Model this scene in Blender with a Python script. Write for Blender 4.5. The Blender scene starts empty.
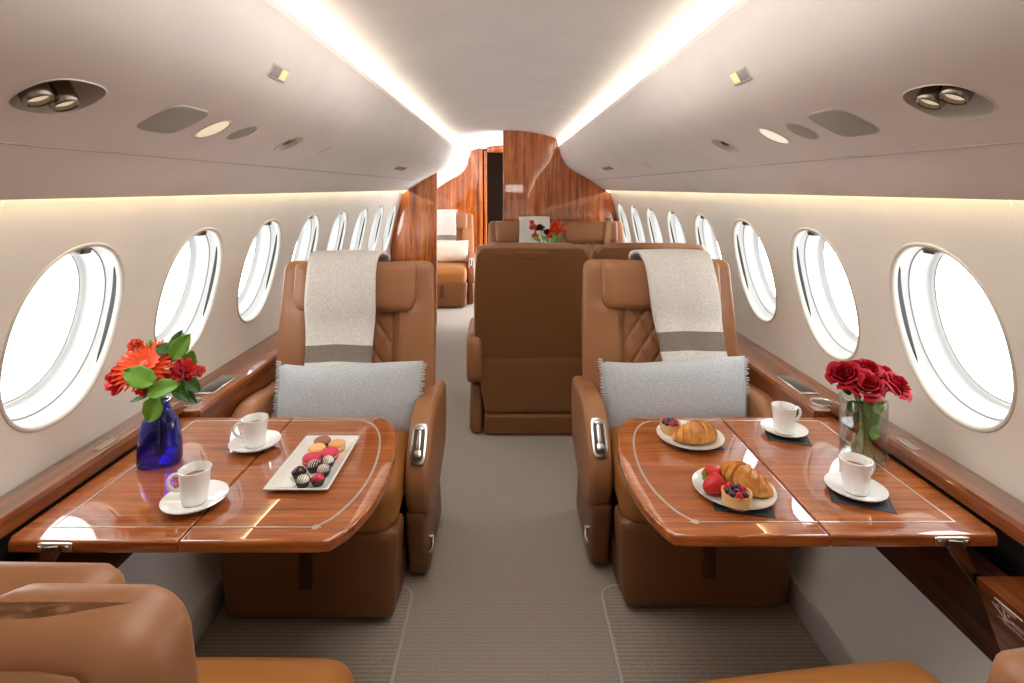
import bpy, bmesh, math, random
from math import sin, cos, pi, sqrt, radians
from mathutils import Vector, Matrix, noise
random.seed(7)
C = bpy.context.scene.collection
F, CX, CY, H = 547.0, 507.0, 188.0, 1.39      # focal length in px, vanishing point, eye height

# ------------------------------------------------------------------ helpers
def lerp(a, b, t): return a + (b - a) * t
def sstep(a, b, x):
    t = max(0, min(1, (x - a) / (b - a))); return t * t * (3 - 2 * t)
def interp(pts, x):
    for (x0, y0), (x1, y1) in zip(pts, pts[1:]):
        if (x0 <= x <= x1) or (x1 <= x <= x0): return lerp(y0, y1, (x - x0) / (x1 - x0))
    return pts[0][1] if abs(x - pts[0][0]) < abs(x - pts[-1][0]) else pts[-1][1]
def catmull(pts, sub=6, closed=False):
    n = len(pts); out = []
    rng = range(n) if closed else range(n - 1)
    for i in rng:
        if closed: p0, p1, p2, p3 = pts[(i-1) % n], pts[i], pts[(i+1) % n], pts[(i+2) % n]
        else: p0, p1, p2, p3 = pts[max(i-1, 0)], pts[i], pts[i+1], pts[min(i+2, n-1)]
        for k in range(sub):
            t = k / sub
            out.append(tuple(0.5 * ((2*b) + (-a + c) * t + (2*a - 5*b + 4*c - d) * t*t + (-a + 3*b - 3*c + d) * t**3)
                             for a, b, c, d in zip(p0, p1, p2, p3)))
    if not closed: out.append(tuple(pts[-1]))
    return out
def finish(bm, angle=38):
    bm.normal_update()
    for f in bm.faces: f.smooth = True
    a = radians(angle)
    for e in bm.edges:
        if len(e.link_faces) == 2 and e.calc_face_angle(0) > a: e.smooth = False
def obj(name, bm, mats, parent=None, loc=None, rot=None, angle=38, recalc=True):
    if recalc: bmesh.ops.recalc_face_normals(bm, faces=bm.faces[:])
    finish(bm, angle)
    me = bpy.data.meshes.new(name); bm.to_mesh(me); bm.free()
    if not isinstance(mats, (list, tuple)): mats = [mats]
    for m in mats: me.materials.append(m)
    o = bpy.data.objects.new(name, me); C.objects.link(o)
    if loc is not None: o.location = loc
    if rot is not None: o.rotation_euler = rot
    if parent is not None: o.parent = parent
    return o
def tag(o, label, cat, group=None, kind=None):
    if label: o['label'] = label
    if cat: o['category'] = cat
    if group: o['group'] = group
    if kind: o['kind'] = kind
    return o
def thing(name, label, cat, loc=(0, 0, 0), rotz=0, group=None, rot=None):
    o = bpy.data.objects.new(name, None); C.objects.link(o); o.empty_display_size = .05
    o.location = loc; o.rotation_euler = rot if rot else (0, 0, rotz)
    return tag(o, label, cat, group)
def struct(name, bm, m, label=None, cat=None, **k):
    o = obj(name, bm, m, **k); o['kind'] = 'structure'
    if label: o['label'] = label
    if cat: o['category'] = cat
    return o
def dup(root, loc, rotz=0, label=None, group=None, skip=()):
    r = root.copy(); C.objects.link(r); r.location = loc; r.rotation_euler = (0, 0, rotz)
    if label: r['label'] = label
    if group: r['group'] = group
    for ch in list(root.children):
        if ch.name.split('.')[0] in skip: continue
        c = ch.copy(); C.objects.link(c); c.parent = r
        for g in list(ch.children):
            d = g.copy(); C.objects.link(d); d.parent = c
    return r
def softbox(bm, half, r, n=10, center=(0, 0, 0), puff=(0, 0, 0), deform=None, rot=None, mat=0):
    """rounded, slightly inflated box"""
    hx, hy, hz = half; r = min(r, hx, hy, hz)
    t = bmesh.new(); bmesh.ops.create_cube(t, size=2.0)
    bmesh.ops.subdivide_edges(t, edges=t.edges[:], cuts=n, use_grid_fill=True)
    for v in t.verts:
        p = v.co.copy(); q = []
        for c, h in zip(p, half):                       # concentrate loops near the edges
            q.append(h * (c if h < r * 1.5 else math.copysign(abs(c) ** 0.75, c)))
        q = Vector(q); k = Vector([max(-(h - r), min(h - r, c)) for c, h in zip(q, half)])
        d = q - k
        if d.length > 1e-9: s = k + d.normalized() * r
        else: s = q
        ux, uy, uz = (1 - p.x**2), (1 - p.y**2), (1 - p.z**2)
        s.x += puff[0] * p.x * uy * uz; s.y += puff[1] * p.y * ux * uz; s.z += puff[2] * p.z * ux * uy
        if deform: s = deform(s)
        v.co = s
    if rot is not None: bmesh.ops.rotate(t, verts=t.verts, matrix=rot)
    bmesh.ops.translate(t, verts=t.verts, vec=Vector(center))
    merge(bm, t, mat)
def merge(bm, t, mat=0):
    vm = {}
    for v in t.verts: vm[v] = bm.verts.new(v.co)
    for f in t.faces:
        try:
            nf = bm.faces.new([vm[v] for v in f.verts]); nf.material_index = mat if mat else f.material_index
        except ValueError: pass
    t.free()
def box(bm, x0, x1, y0, y1, z0, z1, bev=0.0, seg=2, mat=0):
    t = bmesh.new(); bmesh.ops.create_cube(t, size=1)
    for v in t.verts: v.co = Vector((lerp(x0, x1, v.co.x + .5), lerp(y0, y1, v.co.y + .5), lerp(z0, z1, v.co.z + .5)))
    if bev: bmesh.ops.bevel(t, geom=t.edges[:], offset=bev, segments=seg, affect='EDGES', profile=.5)
    merge(bm, t, mat)
def prism(bm, pts, d0, d1, axis='x', bev=0.0, seg=3, mat=0):
    """extrude a 2-D outline along an axis. outline coords are the two others in xyz order"""
    def P(a, b, d): return {'x': (d, a, b), 'y': (a, d, b), 'z': (a, b, d)}[axis]
    t = bmesh.new(); A = [t.verts.new(P(a, b, d0)) for a, b in pts]; B = [t.verts.new(P(a, b, d1)) for a, b in pts]
    n = len(pts)
    fa = t.faces.new(A); fb = t.faces.new(B[::-1])
    for i in range(n): t.faces.new((A[i], B[i], B[(i+1) % n], A[(i+1) % n]))
    bmesh.ops.recalc_face_normals(t, faces=t.faces[:])
    if bev:
        ed = list(set(fa.edges) | set(fb.edges))
        bmesh.ops.bevel(t, geom=ed, offset=bev, segments=seg, affect='EDGES', profile=.5, clamp_overlap=True)
    merge(bm, t, mat)
def lathe(bm, prof, n=40, center=(0, 0, 0), sx=1, sy=1, mat=0, power=2):
    rings = []
    for r, z in prof:
        if r < 1e-6: rings.append([bm.verts.new((center[0], center[1], center[2] + z))])
        else:
            ring = []
            for i in range(n):
                a = 2*pi*i/n; c, s = cos(a), sin(a)
                k = (abs(c)**power + abs(s)**power) ** (-1/power)
                ring.append(bm.verts.new((center[0] + r*c*k*sx, center[1] + r*s*k*sy, center[2] + z)))
            rings.append(ring)
    for a, b in zip(rings, rings[1:]):
        if len(a) == 1 and len(b) == 1: continue
        for i in range(n):
            j = (i+1) % n
            if len(a) == 1: f = bm.faces.new((a[0], b[j], b[i]))
            elif len(b) == 1: f = bm.faces.new((a[i], a[j], b[0]))
            else: f = bm.faces.new((a[i], a[j], b[j], b[i]))
            f.material_index = mat
def tube(bm, pts, r, n=8, mat=0, cap=True):
    pts = [Vector(p) for p in pts]; rings = []
    up = Vector((0.13, .21, 1)).normalized()
    for i, p in enumerate(pts):
        d = (pts[min(i+1, len(pts)-1)] - pts[max(i-1, 0)]).normalized()
        a = d.cross(up)
        if a.length < 1e-4: a = d.cross(Vector((1, 0, 0)))
        a.normalize(); b = d.cross(a)
        rr = r[i] if isinstance(r, (list, tuple)) else r
        rings.append([bm.verts.new(p + a*rr*cos(2*pi*k/n) + b*rr*sin(2*pi*k/n)) for k in range(n)])
    for A, B in zip(rings, rings[1:]):
        for k in range(n):
            f = bm.faces.new((A[k], A[(k+1) % n], B[(k+1) % n], B[k])); f.material_index = mat
    if cap:
        for R in (rings[0], rings[-1]):
            f = bm.faces.new(R); f.material_index = mat
def grid(bm, nu, nv, fn, mat=0):
    V = [[bm.verts.new(fn(i/nu, j/nv)) for j in range(nv+1)] for i in range(nu+1)]
    for i in range(nu):
        for j in range(nv):
            f = bm.faces.new((V[i][j], V[i+1][j], V[i+1][j+1], V[i][j+1]))
            f.material_index = mat(i/nu, j/nv) if callable(mat) else mat
    return V
def ribbon(bm, pts, w, z, t=0.0008, mat=0):
    """flat strip following a 2-D path in the xy plane"""
    pts = [Vector((p[0], p[1], 0)) for p in pts]; L = []; R = []
    for i, p in enumerate(pts):
        d = (pts[min(i+1, len(pts)-1)] - pts[max(i-1, 0)]).normalized(); nrm = Vector((-d.y, d.x, 0))
        L.append(p + nrm*w/2); R.append(p - nrm*w/2)
    a = [bm.verts.new((p.x, p.y, z+t)) for p in L]; b = [bm.verts.new((p.x, p.y, z+t)) for p in R]
    c = [bm.verts.new((p.x, p.y, z-t)) for p in L]; d = [bm.verts.new((p.x, p.y, z-t)) for p in R]
    for i in range(len(pts)-1):
        for q in ((a, b), (b, d), (d, c), (c, a)):
            bm.faces.new((q[0][i], q[1][i], q[1][i+1], q[0][i+1])).material_index = mat
    for i in (0, -1): bm.faces.new((a[i], b[i], d[i], c[i])).material_index = mat

# ------------------------------------------------------------------ materials
def M(name, col, rough=.5, metal=0, coat=0, coat_rough=.05, spec=.5, emis=None, es=0, trans=0, ior=1.45,
      bump=None, sheen=0, subsurf=0, fleck=None):
    m = bpy.data.materials.new(name); m.use_nodes = True; nt = m.node_tree; b = nt.nodes['Principled BSDF']
    b.inputs['Base Color'].default_value = (*col, 1); b.inputs['Roughness'].default_value = rough
    b.inputs['Metallic'].default_value = metal; b.inputs['Coat Weight'].default_value = coat
    b.inputs['Coat Roughness'].default_value = coat_rough; b.inputs['Specular IOR Level'].default_value = spec
    b.inputs['Transmission Weight'].default_value = trans; b.inputs['IOR'].default_value = ior
    b.inputs['Sheen Weight'].default_value = sheen
    if subsurf:
        b.inputs['Subsurface Weight'].default_value = subsurf; b.inputs['Subsurface Scale'].default_value = .01
    if emis: b.inputs['Emission Color'].default_value = (*emis, 1); b.inputs['Emission Strength'].default_value = es
    # every material carries gentle procedural variation
    tc = nt.nodes.new('ShaderNodeTexCoord'); nz = nt.nodes.new('ShaderNodeTexNoise')
    nz.inputs['Scale'].default_value = bump[0] if bump else 12; nz.inputs['Detail'].default_value = 4
    nt.links.new(tc.outputs['Object'], nz.inputs['Vector'])
    if bump:
        bp = nt.nodes.new('ShaderNodeBump'); bp.inputs['Strength'].default_value = bump[1]
        bp.inputs['Distance'].default_value = bump[2]
        nt.links.new(nz.outputs['Fac'], bp.inputs['Height']); nt.links.new(bp.outputs['Normal'], b.inputs['Normal'])
    if not trans and not emis:
        n2 = nt.nodes.new('ShaderNodeTexNoise'); n2.inputs['Scale'].default_value = fleck or 5
        nt.links.new(tc.outputs['Object'], n2.inputs['Vector'])
        hs = nt.nodes.new('ShaderNodeHueSaturation'); hs.inputs['Color'].default_value = (*col, 1)
        mr = nt.nodes.new('ShaderNodeMapRange'); mr.inputs['To Min'].default_value = .68 if fleck else .92; mr.inputs['To Max'].default_value = 1.34 if fleck else 1.08
        nt.links.new(n2.outputs['Fac'], mr.inputs['Value']); nt.links.new(mr.outputs['Result'], hs.inputs['Value'])
        nt.links.new(hs.outputs['Color'], b.inputs['Base Color'])
    return m
def wood(name, stretch, cols, coat=1.0, rough=.35, band=1.0, along=0):
    """stretch = per-axis texture scale, small along the grain"""
    m = bpy.data.materials.new(name); m.use_nodes = True; nt = m.node_tree; b = nt.nodes['Principled BSDF']
    L = nt.links.new
    tc = nt.nodes.new('ShaderNodeTexCoord'); mp = nt.nodes.new('ShaderNodeMapping'); mp.inputs['Scale'].default_value = stretch
    L(tc.outputs['Object'], mp.inputs['Vector'])
    n1 = nt.nodes.new('ShaderNodeTexNoise'); n1.inputs['Scale'].default_value = 1.0; n1.inputs['Detail'].default_value = 8
    n1.inputs['Roughness'].default_value = .62; n1.inputs['Distortion'].default_value = .35
    L(mp.outputs['Vector'], n1.inputs['Vector'])
    n2 = nt.nodes.new('ShaderNodeTexNoise'); n2.inputs['Scale'].default_value = 5.0; n2.inputs['Detail'].default_value = 6
    L(mp.outputs['Vector'], n2.inputs['Vector'])
    mx = nt.nodes.new('ShaderNodeMath'); mx.operation = 'MULTIPLY_ADD'; mx.inputs[1].default_value = .4
    L(n2.outputs['Fac'], mx.inputs[0]); L(n1.outputs['Fac'], mx.inputs[2])
    cr = nt.nodes.new('ShaderNodeValToRGB'); e = cr.color_ramp.elements
    e[0].position = .50; e[0].color = (*cols[0], 1); e[1].position = .90; e[1].color = (*cols[2], 1)
    k = cr.color_ramp.elements.new(.70); k.color = (*cols[1], 1)
    L(mx.outputs[0], cr.inputs['Fac'])
    # cross-grain chatoyance
    n3 = nt.nodes.new('ShaderNodeTexNoise'); n3.inputs['Scale'].default_value = 9; n3.inputs['Detail'].default_value = 2
    L(tc.outputs['Object'], n3.inputs['Vector'])
    hs = nt.nodes.new('ShaderNodeHueSaturation'); mr = nt.nodes.new('ShaderNodeMapRange')
    mr.inputs['To Min'].default_value = .8; mr.inputs['To Max'].default_value = 1.25
    L(n3.outputs['Fac'], mr.inputs['Value']); L(mr.outputs['Result'], hs.inputs['Value']); L(cr.outputs['Color'], hs.inputs['Color'])
    L(hs.outputs['Color'], b.inputs['Base Color'])
    b.inputs['Roughness'].default_value = rough; b.inputs['Coat Weight'].default_value = coat
    b.inputs['Coat Roughness'].default_value = .03; b.inputs['Coat IOR'].default_value = 1.8; b.inputs['Specular IOR Level'].default_value = .15
    return m
WC = [(.09, .022, .008), (.26, .075, .022), (.46, .17, .055)]
m_wood_x = wood('lacquered wood grain across', (2.6, 60, 60), [(.17, .040, .007), (.31, .080, .014), (.46, .145, .030)])
m_wood_y = wood('lacquered wood grain along', (38, 2.0, 38), [(.075, .017, .004), (.18, .045, .010), (.30, .09, .022)])
m_wood_z = wood('lacquered wood grain upright', (24, 24, 1.3), [(.12, .022, .004), (.40, .092, .013), (.62, .19, .032)])
m_wood_dark = wood('dark lacquered wood', (34, 3, 34), [(.03, .008, .005), (.075, .02, .009), (.13, .038, .015)], coat=.6)
LE = (.31, .135, .058)
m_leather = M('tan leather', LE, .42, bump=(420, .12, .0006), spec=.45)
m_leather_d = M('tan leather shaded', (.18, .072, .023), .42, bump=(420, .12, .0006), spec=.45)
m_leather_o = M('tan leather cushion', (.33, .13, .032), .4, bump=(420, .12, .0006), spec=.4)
m_seam = M('tan stitching', (.30, .13, .06), .6)
m_wall = M('cream wall lining', (.74, .70, .63), .55, bump=(300, .10, .0006))
m_panel = M('pale mauve headliner', (.70, .645, .61), .6, bump=(350, .04, .0005))
m_ceil = M('white headliner', (.74, .73, .73), .6)
m_dado = M('grey suede lower panel', (.74, .71, .67), .75, bump=(14, .5, .003))
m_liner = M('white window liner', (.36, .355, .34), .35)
m_rim = M('cream window rim', (.55, .52, .46), .35)
m_black = M('black slot', (.012, .012, .012), .5)
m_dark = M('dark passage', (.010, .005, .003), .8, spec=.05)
m_metal = M('polished metal', (.60, .56, .51), .25, metal=1)
m_recess = M('dark control recess', (.05, .04, .035), .5)
m_metald = M('dark bronze metal', (.22, .19, .16), .25, metal=1)
m_inlay = M('brushed inlay metal', (.62, .58, .52), .3, metal=.7)
m_white = M('white porcelain', (.85, .85, .84), .12, coat=.5)
m_plate = M('grey white china', (.72, .72, .68), .15, coat=.5)
m_coffee = M('coffee', (.25, .15, .085), .3)
m_napkin = M('dark slate napkin', (.045, .05, .055), .7, bump=(300, .3, .001))
m_napkinb = M('slate napkin border', (.10, .11, .12), .7)
m_blanket = M('oatmeal wool', (.62, .59, .55), .95, bump=(200, .8, .002), sheen=.2, fleck=150)
m_stripe = M('taupe wool stripe', (.20, .165, .135), .95, bump=(200, .8, .002), sheen=.2, fleck=150)
m_pillow = M('pale blue grey linen', (.42, .44, .46), .9, bump=(150, .9, .003), sheen=.3, fleck=170)
m_pillow_c = M('cream linen', (.66, .58, .48), .9, bump=(240, .5, .002))
m_fringe = M('linen fringe', (.52, .56, .60), .9)
m_cove = M('warm cove lamp', (1, .9, .7), emis=(1, .80, .52), es=9)
m_wash = M('warm wall wash lamp', (1, .85, .6), emis=(1, .78, .42), es=9)
m_amber = M('amber indicator', (1, .6, .3), emis=(1, .55, .25), es=.55)
m_lamp = M('cream lamp glass', (.85, .78, .62), .4, emis=(1, .85, .6), es=.35)
m_vent = M('perforated grille', (.36, .34, .32), .6, bump=(900, 1, .001))
m_ventw = M('cream grille', (.55, .51, .45), .5)
m_screen = M('black glass', (.02, .02, .022), .08, coat=1)
m_glass = None
m_blue = M('cobalt glass', (.03, .07, .80), .02, trans=.96, ior=1.5, coat=.5)
m_rose = M('crimson rose petal', (.34, .003, .014), .6, spec=.2)
m_red = M('red carnation petal', (.70, .02, .035), .6, sheen=.2)
m_orange = M('orange gerbera petal', (.88, .09, .012), .55)
m_coral = M('coral petal', (.85, .16, .10), .55)
m_purple = M('dark plum petal', (.10, .008, .03), .55)
m_leaf = M('fresh green leaf', (.14, .33, .035), .4, spec=.4)
m_leaf2 = M('deep green leaf', (.045, .14, .03), .4)
m_stem = M('green stem', (.13, .24, .05), .5)
m_mac_b = M('cocoa macaron', (.30, .13, .08), .7)
m_mac_o = M('orange macaron', (.72, .36, .12), .7)
m_mac_y = M('apricot macaron', (.85, .45, .18), .7)
m_mac_p = M('raspberry macaron', (.60, .045, .09), .7)
m_cream = M('vanilla filling', (.85, .68, .45), .6)
m_mac_c = M('pink macaron filling', (.75, .30, .28), .6)
m_choc = M('dark chocolate', (.035, .013, .009), .25, coat=.3)
m_wchoc = M('white chocolate', (.80, .74, .64), .35)
m_gchoc = M('grey chocolate', (.30, .27, .26), .35)
m_rchoc = M('red chocolate', (.50, .02, .06), .3, coat=.4)
m_paper = M('dark paper case', (.035, .03, .022), .6)
m_straw = M('strawberry', (.50, .008, .012), .38, bump=(260, .6, .002))
m_berry = M('blackberry', (.03, .01, .035), .3, coat=.3)
m_rasp = M('raspberry', (.55, .01, .04), .4)
m_tart = M('tart crust', (.66, .40, .16), .7, bump=(120, .4, .002))
m_mark = M('white printed marks', (.75, .70, .66), .6)
m_belt = M('tan webbing', (.42, .24, .13), .8)

def mat_croissant():
    m = M('golden croissant crust', (.7, .3, .08), .45, bump=(60, .5, .003)); nt = m.node_tree; b = nt.nodes['Principled BSDF']
    L = nt.links.new; tc = nt.nodes.new('ShaderNodeTexCoord'); n = nt.nodes.new('ShaderNodeTexNoise'); n.inputs['Scale'].default_value = 28
    n.inputs['Detail'].default_value = 5; L(tc.outputs['Object'], n.inputs['Vector'])
    cr = nt.nodes.new('ShaderNodeValToRGB'); e = cr.color_ramp.elements
    e[0].position = .30; e[0].color = (.40, .13, .02, 1); e[1].position = .70; e[1].color = (.78, .38, .09, 1)
    L(n.outputs['Fac'], cr.inputs['Fac']); L(cr.outputs['Color'], b.inputs['Base Color'])
    return m
m_cro = mat_croissant()
def mat_carpet(name, c0, c1, ribs):
    m = M(name, c0, .95, sheen=.2); nt = m.node_tree; b = nt.nodes['Principled BSDF']; L = nt.links.new
    tc = nt.nodes.new('ShaderNodeTexCoord'); n = nt.nodes.new('ShaderNodeTexNoise'); n.inputs['Scale'].default_value = 260
    n.inputs['Detail'].default_value = 3; L(tc.outputs['Object'], n.inputs['Vector'])
    w = nt.nodes.new('ShaderNodeTexWave'); w.bands_direction = 'Y'; w.inputs['Scale'].default_value = ribs; w.inputs['Distortion'].default_value = .6
    w.inputs['Detail Scale'].default_value = 8
    L(tc.outputs['Object'], w.inputs['Vector'])
    a = nt.nodes.new('ShaderNodeMath'); a.operation = 'MULTIPLY_ADD'; a.inputs[1].default_value = (.10 if 'aisle' in name else .28)
    L(w.outputs['Fac'], a.inputs[0]); L(n.outputs['Fac'], a.inputs[2])
    cr = nt.nodes.new('ShaderNodeValToRGB'); e = cr.color_ramp.elements
    e[0].position = .35; e[0].color = (*c0, 1); e[1].position = .95; e[1].color = (*c1, 1)
    L(a.outputs[0], cr.inputs['Fac']); L(cr.outputs['Color'], b.inputs['Base Color'])
    bp = nt.nodes.new('ShaderNodeBump'); bp.inputs['Strength'].default_value = .7; bp.inputs['Distance'].default_value = .004
    L(a.outputs[0], bp.inputs['Height']); L(bp.outputs['Normal'], b.inputs['Normal'])
    return m
m_carpet = mat_carpet('taupe aisle carpet', (.24, .195, .16), (.47, .40, .34), 22)
m_mat = mat_carpet('ribbed footwell carpet', (.19, .15, .12), (.41, .34, .28), 22)
m_matedge = M('pale carpet binding', (.42, .38, .34), .9)

# ------------------------------------------------------------------ cabin shell
YF, YB, YA = -1.1, 5.55, 7.5       # open forward end, mid bulkhead, aft bulkhead
WALL = [(1.42, 1.035), (1.37, 1.05), (1.24, 1.082), (1.08, 1.122), (.93, 1.155), (.79, 1.175), (.66, 1.18), (.60, 1.175)]
_s = [0.0]
for (z0, x0), (z1, x1) in zip(WALL, WALL[1:]): _s.append(_s[-1] + math.hypot(z1 - z0, x1 - x0))
_wp = catmull([(s, x, z) for s, (z, x) in zip(_s, WALL)], 8)
def wall_pt(s):
    s = max(0, min(_s[-1], s))
    return interp([(p[0], p[1]) for p in _wp], s), interp([(p[0], p[2]) for p in _wp], s)
def s_of_z(z): return interp([(p[2], p[0]) for p in _wp], z)
SC = s_of_z(1.013)
WA, WB = .179, .232                # half width and half height of a window opening
def oval(a, k=1.0, pw=2.25):
    c, s = cos(a), sin(a); q = (abs(c)**pw + abs(s)**pw) ** (-1/pw)
    return WA*k*c*q, WB*k*s*q
def wall_bays(side, n0, n1, y_start, y_end):
    """one continuous wall lining with oval openings"""
    bm = bmesh.new(); N = 56; NR = 7; S1 = _s[-1]
    def P(y, s):
        x, z = wall_pt(s); return (side*x, y, z)
    half = .275
    for n in range(n0, n1+1):
        yc = 1.417 + .55*n; rings = []
        for r in range(NR+1):
            t = r/NR; ring = []
            for i in range(N):
                a = 2*pi*i/N; u, w = oval(a)
                c, s_ = cos(a), sin(a)
                # matching point on the bay rectangle
                hx = half; hy = (S1-SC) if s_ < 0 else SC
                k = min(hx/abs(c) if abs(c) > 1e-6 else 9, hy/abs(s_) if abs(s_) > 1e-6 else 9)
                ring.append(bm.verts.new(P(yc + lerp(u, c*k, t), SC - lerp(w, s_*k, t))))
            rings.append(ring)
        for A, B in zip(rings, rings[1:]):
            for i in range(N): bm.faces.new((A[i], A[(i+1) % N], B[(i+1) % N], B[i]))
        # fill the four corners of the bay
        for cy, cs in ((half, 0), (-half, 0), (-half, S1), (half, S1)):
            hy = SC if cs == 0 else S1-SC
            ca = math.atan2(hy if cs == 0 else -hy, cy) % (2*pi)
            i0 = int(ca / (2*pi) * N) % N; i1 = (i0+1) % N
            cv = bm.verts.new(P(yc + cy, cs))
            bm.faces.new((rings[-1][i0], rings[-1][i1], cv))
    ya = 1.417 + .55*n0 - half; yb = 1.417 + .55*n1 + half
    for y0, y1 in ((y_start, ya), (yb, y_end)):
        if y1 - y0 > .01:
            grid(bm, 4, 20, lambda u, v: P(lerp(y0, y1, u), v*S1))
    return bm
struct('wall_left', wall_bays(-1, 0, 9, YF, YA), m_wall, angle=30)
struct('wall_right', wall_bays(1, 0, 7, YF, YB+.1), m_wall, angle=30)

# windows
X0, Z0 = wall_pt(SC); Xa, Za = wall_pt(SC-.02); Xb, Zb = wall_pt(SC+.02)
TS = Vector((Xb-Xa, 0, Zb-Za)).normalized()       # down the wall (right side)
NO = Vector((-TS.z, 0, TS.x))                      # outward normal (right side)
if NO.x < 0: NO = -NO
def window(num, side, n):
    yc = 1.417 + .55*n
    o = thing('window_%d' % num, None, None, (0, yc, 0)); o['kind'] = 'structure'
    N = 56
    def P(a, k, depth):
        u, w = oval(a, k); x, z = wall_pt(SC - w)
        depth = depth*.68 if depth > .03 else depth
        t = min(1, max(0, depth/.05))
        pf = Vector((X0, 0, Z0)) + TS*(-w)
        p = Vector((x, 0, z)).lerp(pf, t) + NO*depth
        return (side*p.x, u, p.z)
    def ringmesh(name, steps, m, mats=None):
        bm = bmesh.new(); R = [[bm.verts.new(P(2*pi*i/N, k, d)) for i in range(N)] for k, d in steps]
        for A, B in zip(R, R[1:]):
            for i in range(N): bm.faces.new((A[i], A[(i+1) % N], B[(i+1) % N], B[i]))
        return obj(name, bm, m, o, angle=50)
    ringmesh('window_frame', [(1.045, .001), (1.035, -.003), (1.015, -.004), (.995, -.001), (.985, .006), (.98, .020)], m_rim)
    ringmesh('window_liner', [(.982, .016), (.975, .05), (.968, .062), (.955, .064), (.945, .085), (.93, .120), (.915, .140), (.90, .144), (.89, .152), (.875, .160)], m_liner)
    ringmesh('pane_seal', [(.89, .1592), (.885, .1570), (.872, .1570), (.867, .1595)], M_seal)
    bm = bmesh.new(); ctr = bm.verts.new(P(0, 0, .161)); R = [bm.verts.new(P(2*pi*i/N, .89, .161)) for i in range(N)]
    for i in range(N): bm.faces.new((ctr, R[i], R[(i+1) % N]))
    obj('pane', bm, m_pane, o)
    # dark shade slot on the aft flank of the reveal
    bm = bmesh.new()
    grid(bm, 20, 2, lambda u, v: P(radians(lerp(-34, 42, u)), lerp(.982, .976, v) - .004, lerp(.014, .014 + .012*sin(pi*u)**.6, v)))
    obj('shade_slot', bm, m_black, o)
    # little latch at the crown
    bm = bmesh.new()
    c = Vector(P(pi/2, .975, .03)); 
    rot = Matrix.Rotation(side * math.atan2(NO.z, NO.x) * -1, 3, 'Y')
    softbox(bm, (.026, .020, .008), .003, 3, center=c + Vector((0, 0, -.008)), rot=rot)
    box(bm, c.x-.018, c.x+.018, c.y-.013, c.y+.013, c.z-.021, c.z-.013, .001)
    obj('shade_latch', bm, m_metald, o)
    return o
M_seal = M('grey pane seal', (.45, .45, .44), .5)
def mat_pane():
    m = bpy.data.materials.new('window pane'); m.use_nodes = True; nt = m.node_tree; nt.nodes.clear()
    out = nt.nodes.new('ShaderNodeOutputMaterial'); tr = nt.nodes.new('ShaderNodeBsdfTransparent'); gl = nt.nodes.new('ShaderNodeBsdfGlossy')
    gl.inputs['Roughness'].default_value = .02; mx = nt.nodes.new('ShaderNodeMixShader'); mx.inputs[0].default_value = .06
    nt.links.new(tr.outputs[0], mx.inputs[1]); nt.links.new(gl.outputs[0], mx.inputs[2]); nt.links.new(mx.outputs[0], out.inputs[0])
    return m
m_pane = mat_pane()
def mat_thin(name, tint, ior):
    m = bpy.data.materials.new(name); m.use_nodes = True; nt = m.node_tree; nt.nodes.clear()
    out = nt.nodes.new('ShaderNodeOutputMaterial'); tr = nt.nodes.new('ShaderNodeBsdfTransparent'); gl = nt.nodes.new('ShaderNodeBsdfGlossy')
    tr.inputs['Color'].default_value = (*tint, 1); gl.inputs['Roughness'].default_value = .01
    lw = nt.nodes.new('ShaderNodeLayerWeight'); lw.inputs['Blend'].default_value = .5
    pw = nt.nodes.new('ShaderNodeMath'); pw.operation = 'POWER'; pw.inputs[1].default_value = 3.5; nt.links.new(lw.outputs['Facing'], pw.inputs[0])
    ma = nt.nodes.new('ShaderNodeMath'); ma.operation = 'MULTIPLY_ADD'; ma.inputs[1].default_value = .95*(ior-1)/.45; ma.inputs[2].default_value = .10*(ior-1)/.45
    nt.links.new(pw.outputs[0], ma.inputs[0])
    mx = nt.nodes.new('ShaderNodeMixShader'); nt.links.new(ma.outputs[0], mx.inputs[0])
    nt.links.new(tr.outputs[0], mx.inputs[1]); nt.links.new(gl.outputs[0], mx.inputs[2]); nt.links.new(mx.outputs[0], out.inputs[0])
    return m
m_glass = mat_thin('clear glass', (.95, .965, .96), 1.45); m_water = mat_thin('water', (.90, .93, .90), 1.2)
k = 1
for side, last in ((-1, 9), (1, 7)):
    for n in range(0, last+1):
        window(k, side, n); k += 1

# overhead side panels (profile given as X, height over the eye)
PAN = [(.53, .41), (.545, .335), (.59, .25), (.66, .185), (.75, .135), (.85, .077), (.945, .012), (1.008, -.024)]
PANC = catmull(PAN, 4)
def panel_solid(side, y0, y1):
    inner = [(side*x, H+z) for x, z in PANC]
    outer = [(side*(x+.012*(x<1)), H+z+.028) for x, z in PANC][::-1]
    bm = bmesh.new(); prism(bm, inner + outer, y0, y1, 'y'); return bm
def on_panel(px, py, side=None):
    """position and axes where a sight line meets the overhead panel"""
    a = (px - CX)/F; b = (CY - py)/F; side = 1 if a > 0 else -1; want = b/abs(a)
    best = None
    for (x0, z0), (x1, z1) in zip(PANC, PANC[1:]):
        r0, r1 = z0/x0, z1/x1
        if min(r0, r1) <= want <= max(r0, r1):
            t = (want-r0)/(r1-r0); x, z = lerp(x0, x1, t), lerp(z0, z1, t); d = Vector((side*(x1-x0), 0, z1-z0)).normalized(); best = (x, z, d)
    x, z, d = best; y = x/abs(a)
    n = Vector((0, 1, 0)).cross(d); n.normalize()
    if n.z > 0: n = -n
    return Vector((side*x, y, H+z)), d, n       # point, down-panel direction, inward normal
def frame(P, d, n):
    """local x = aft (Y), local y = down the panel, local z = into the cabin"""
    yv = Vector((0, 1, 0)); xl = yv; zl = n; yl = zl.cross(xl)
    return Matrix((xl, yl, zl)).transposed().to_4x4(), P
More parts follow.
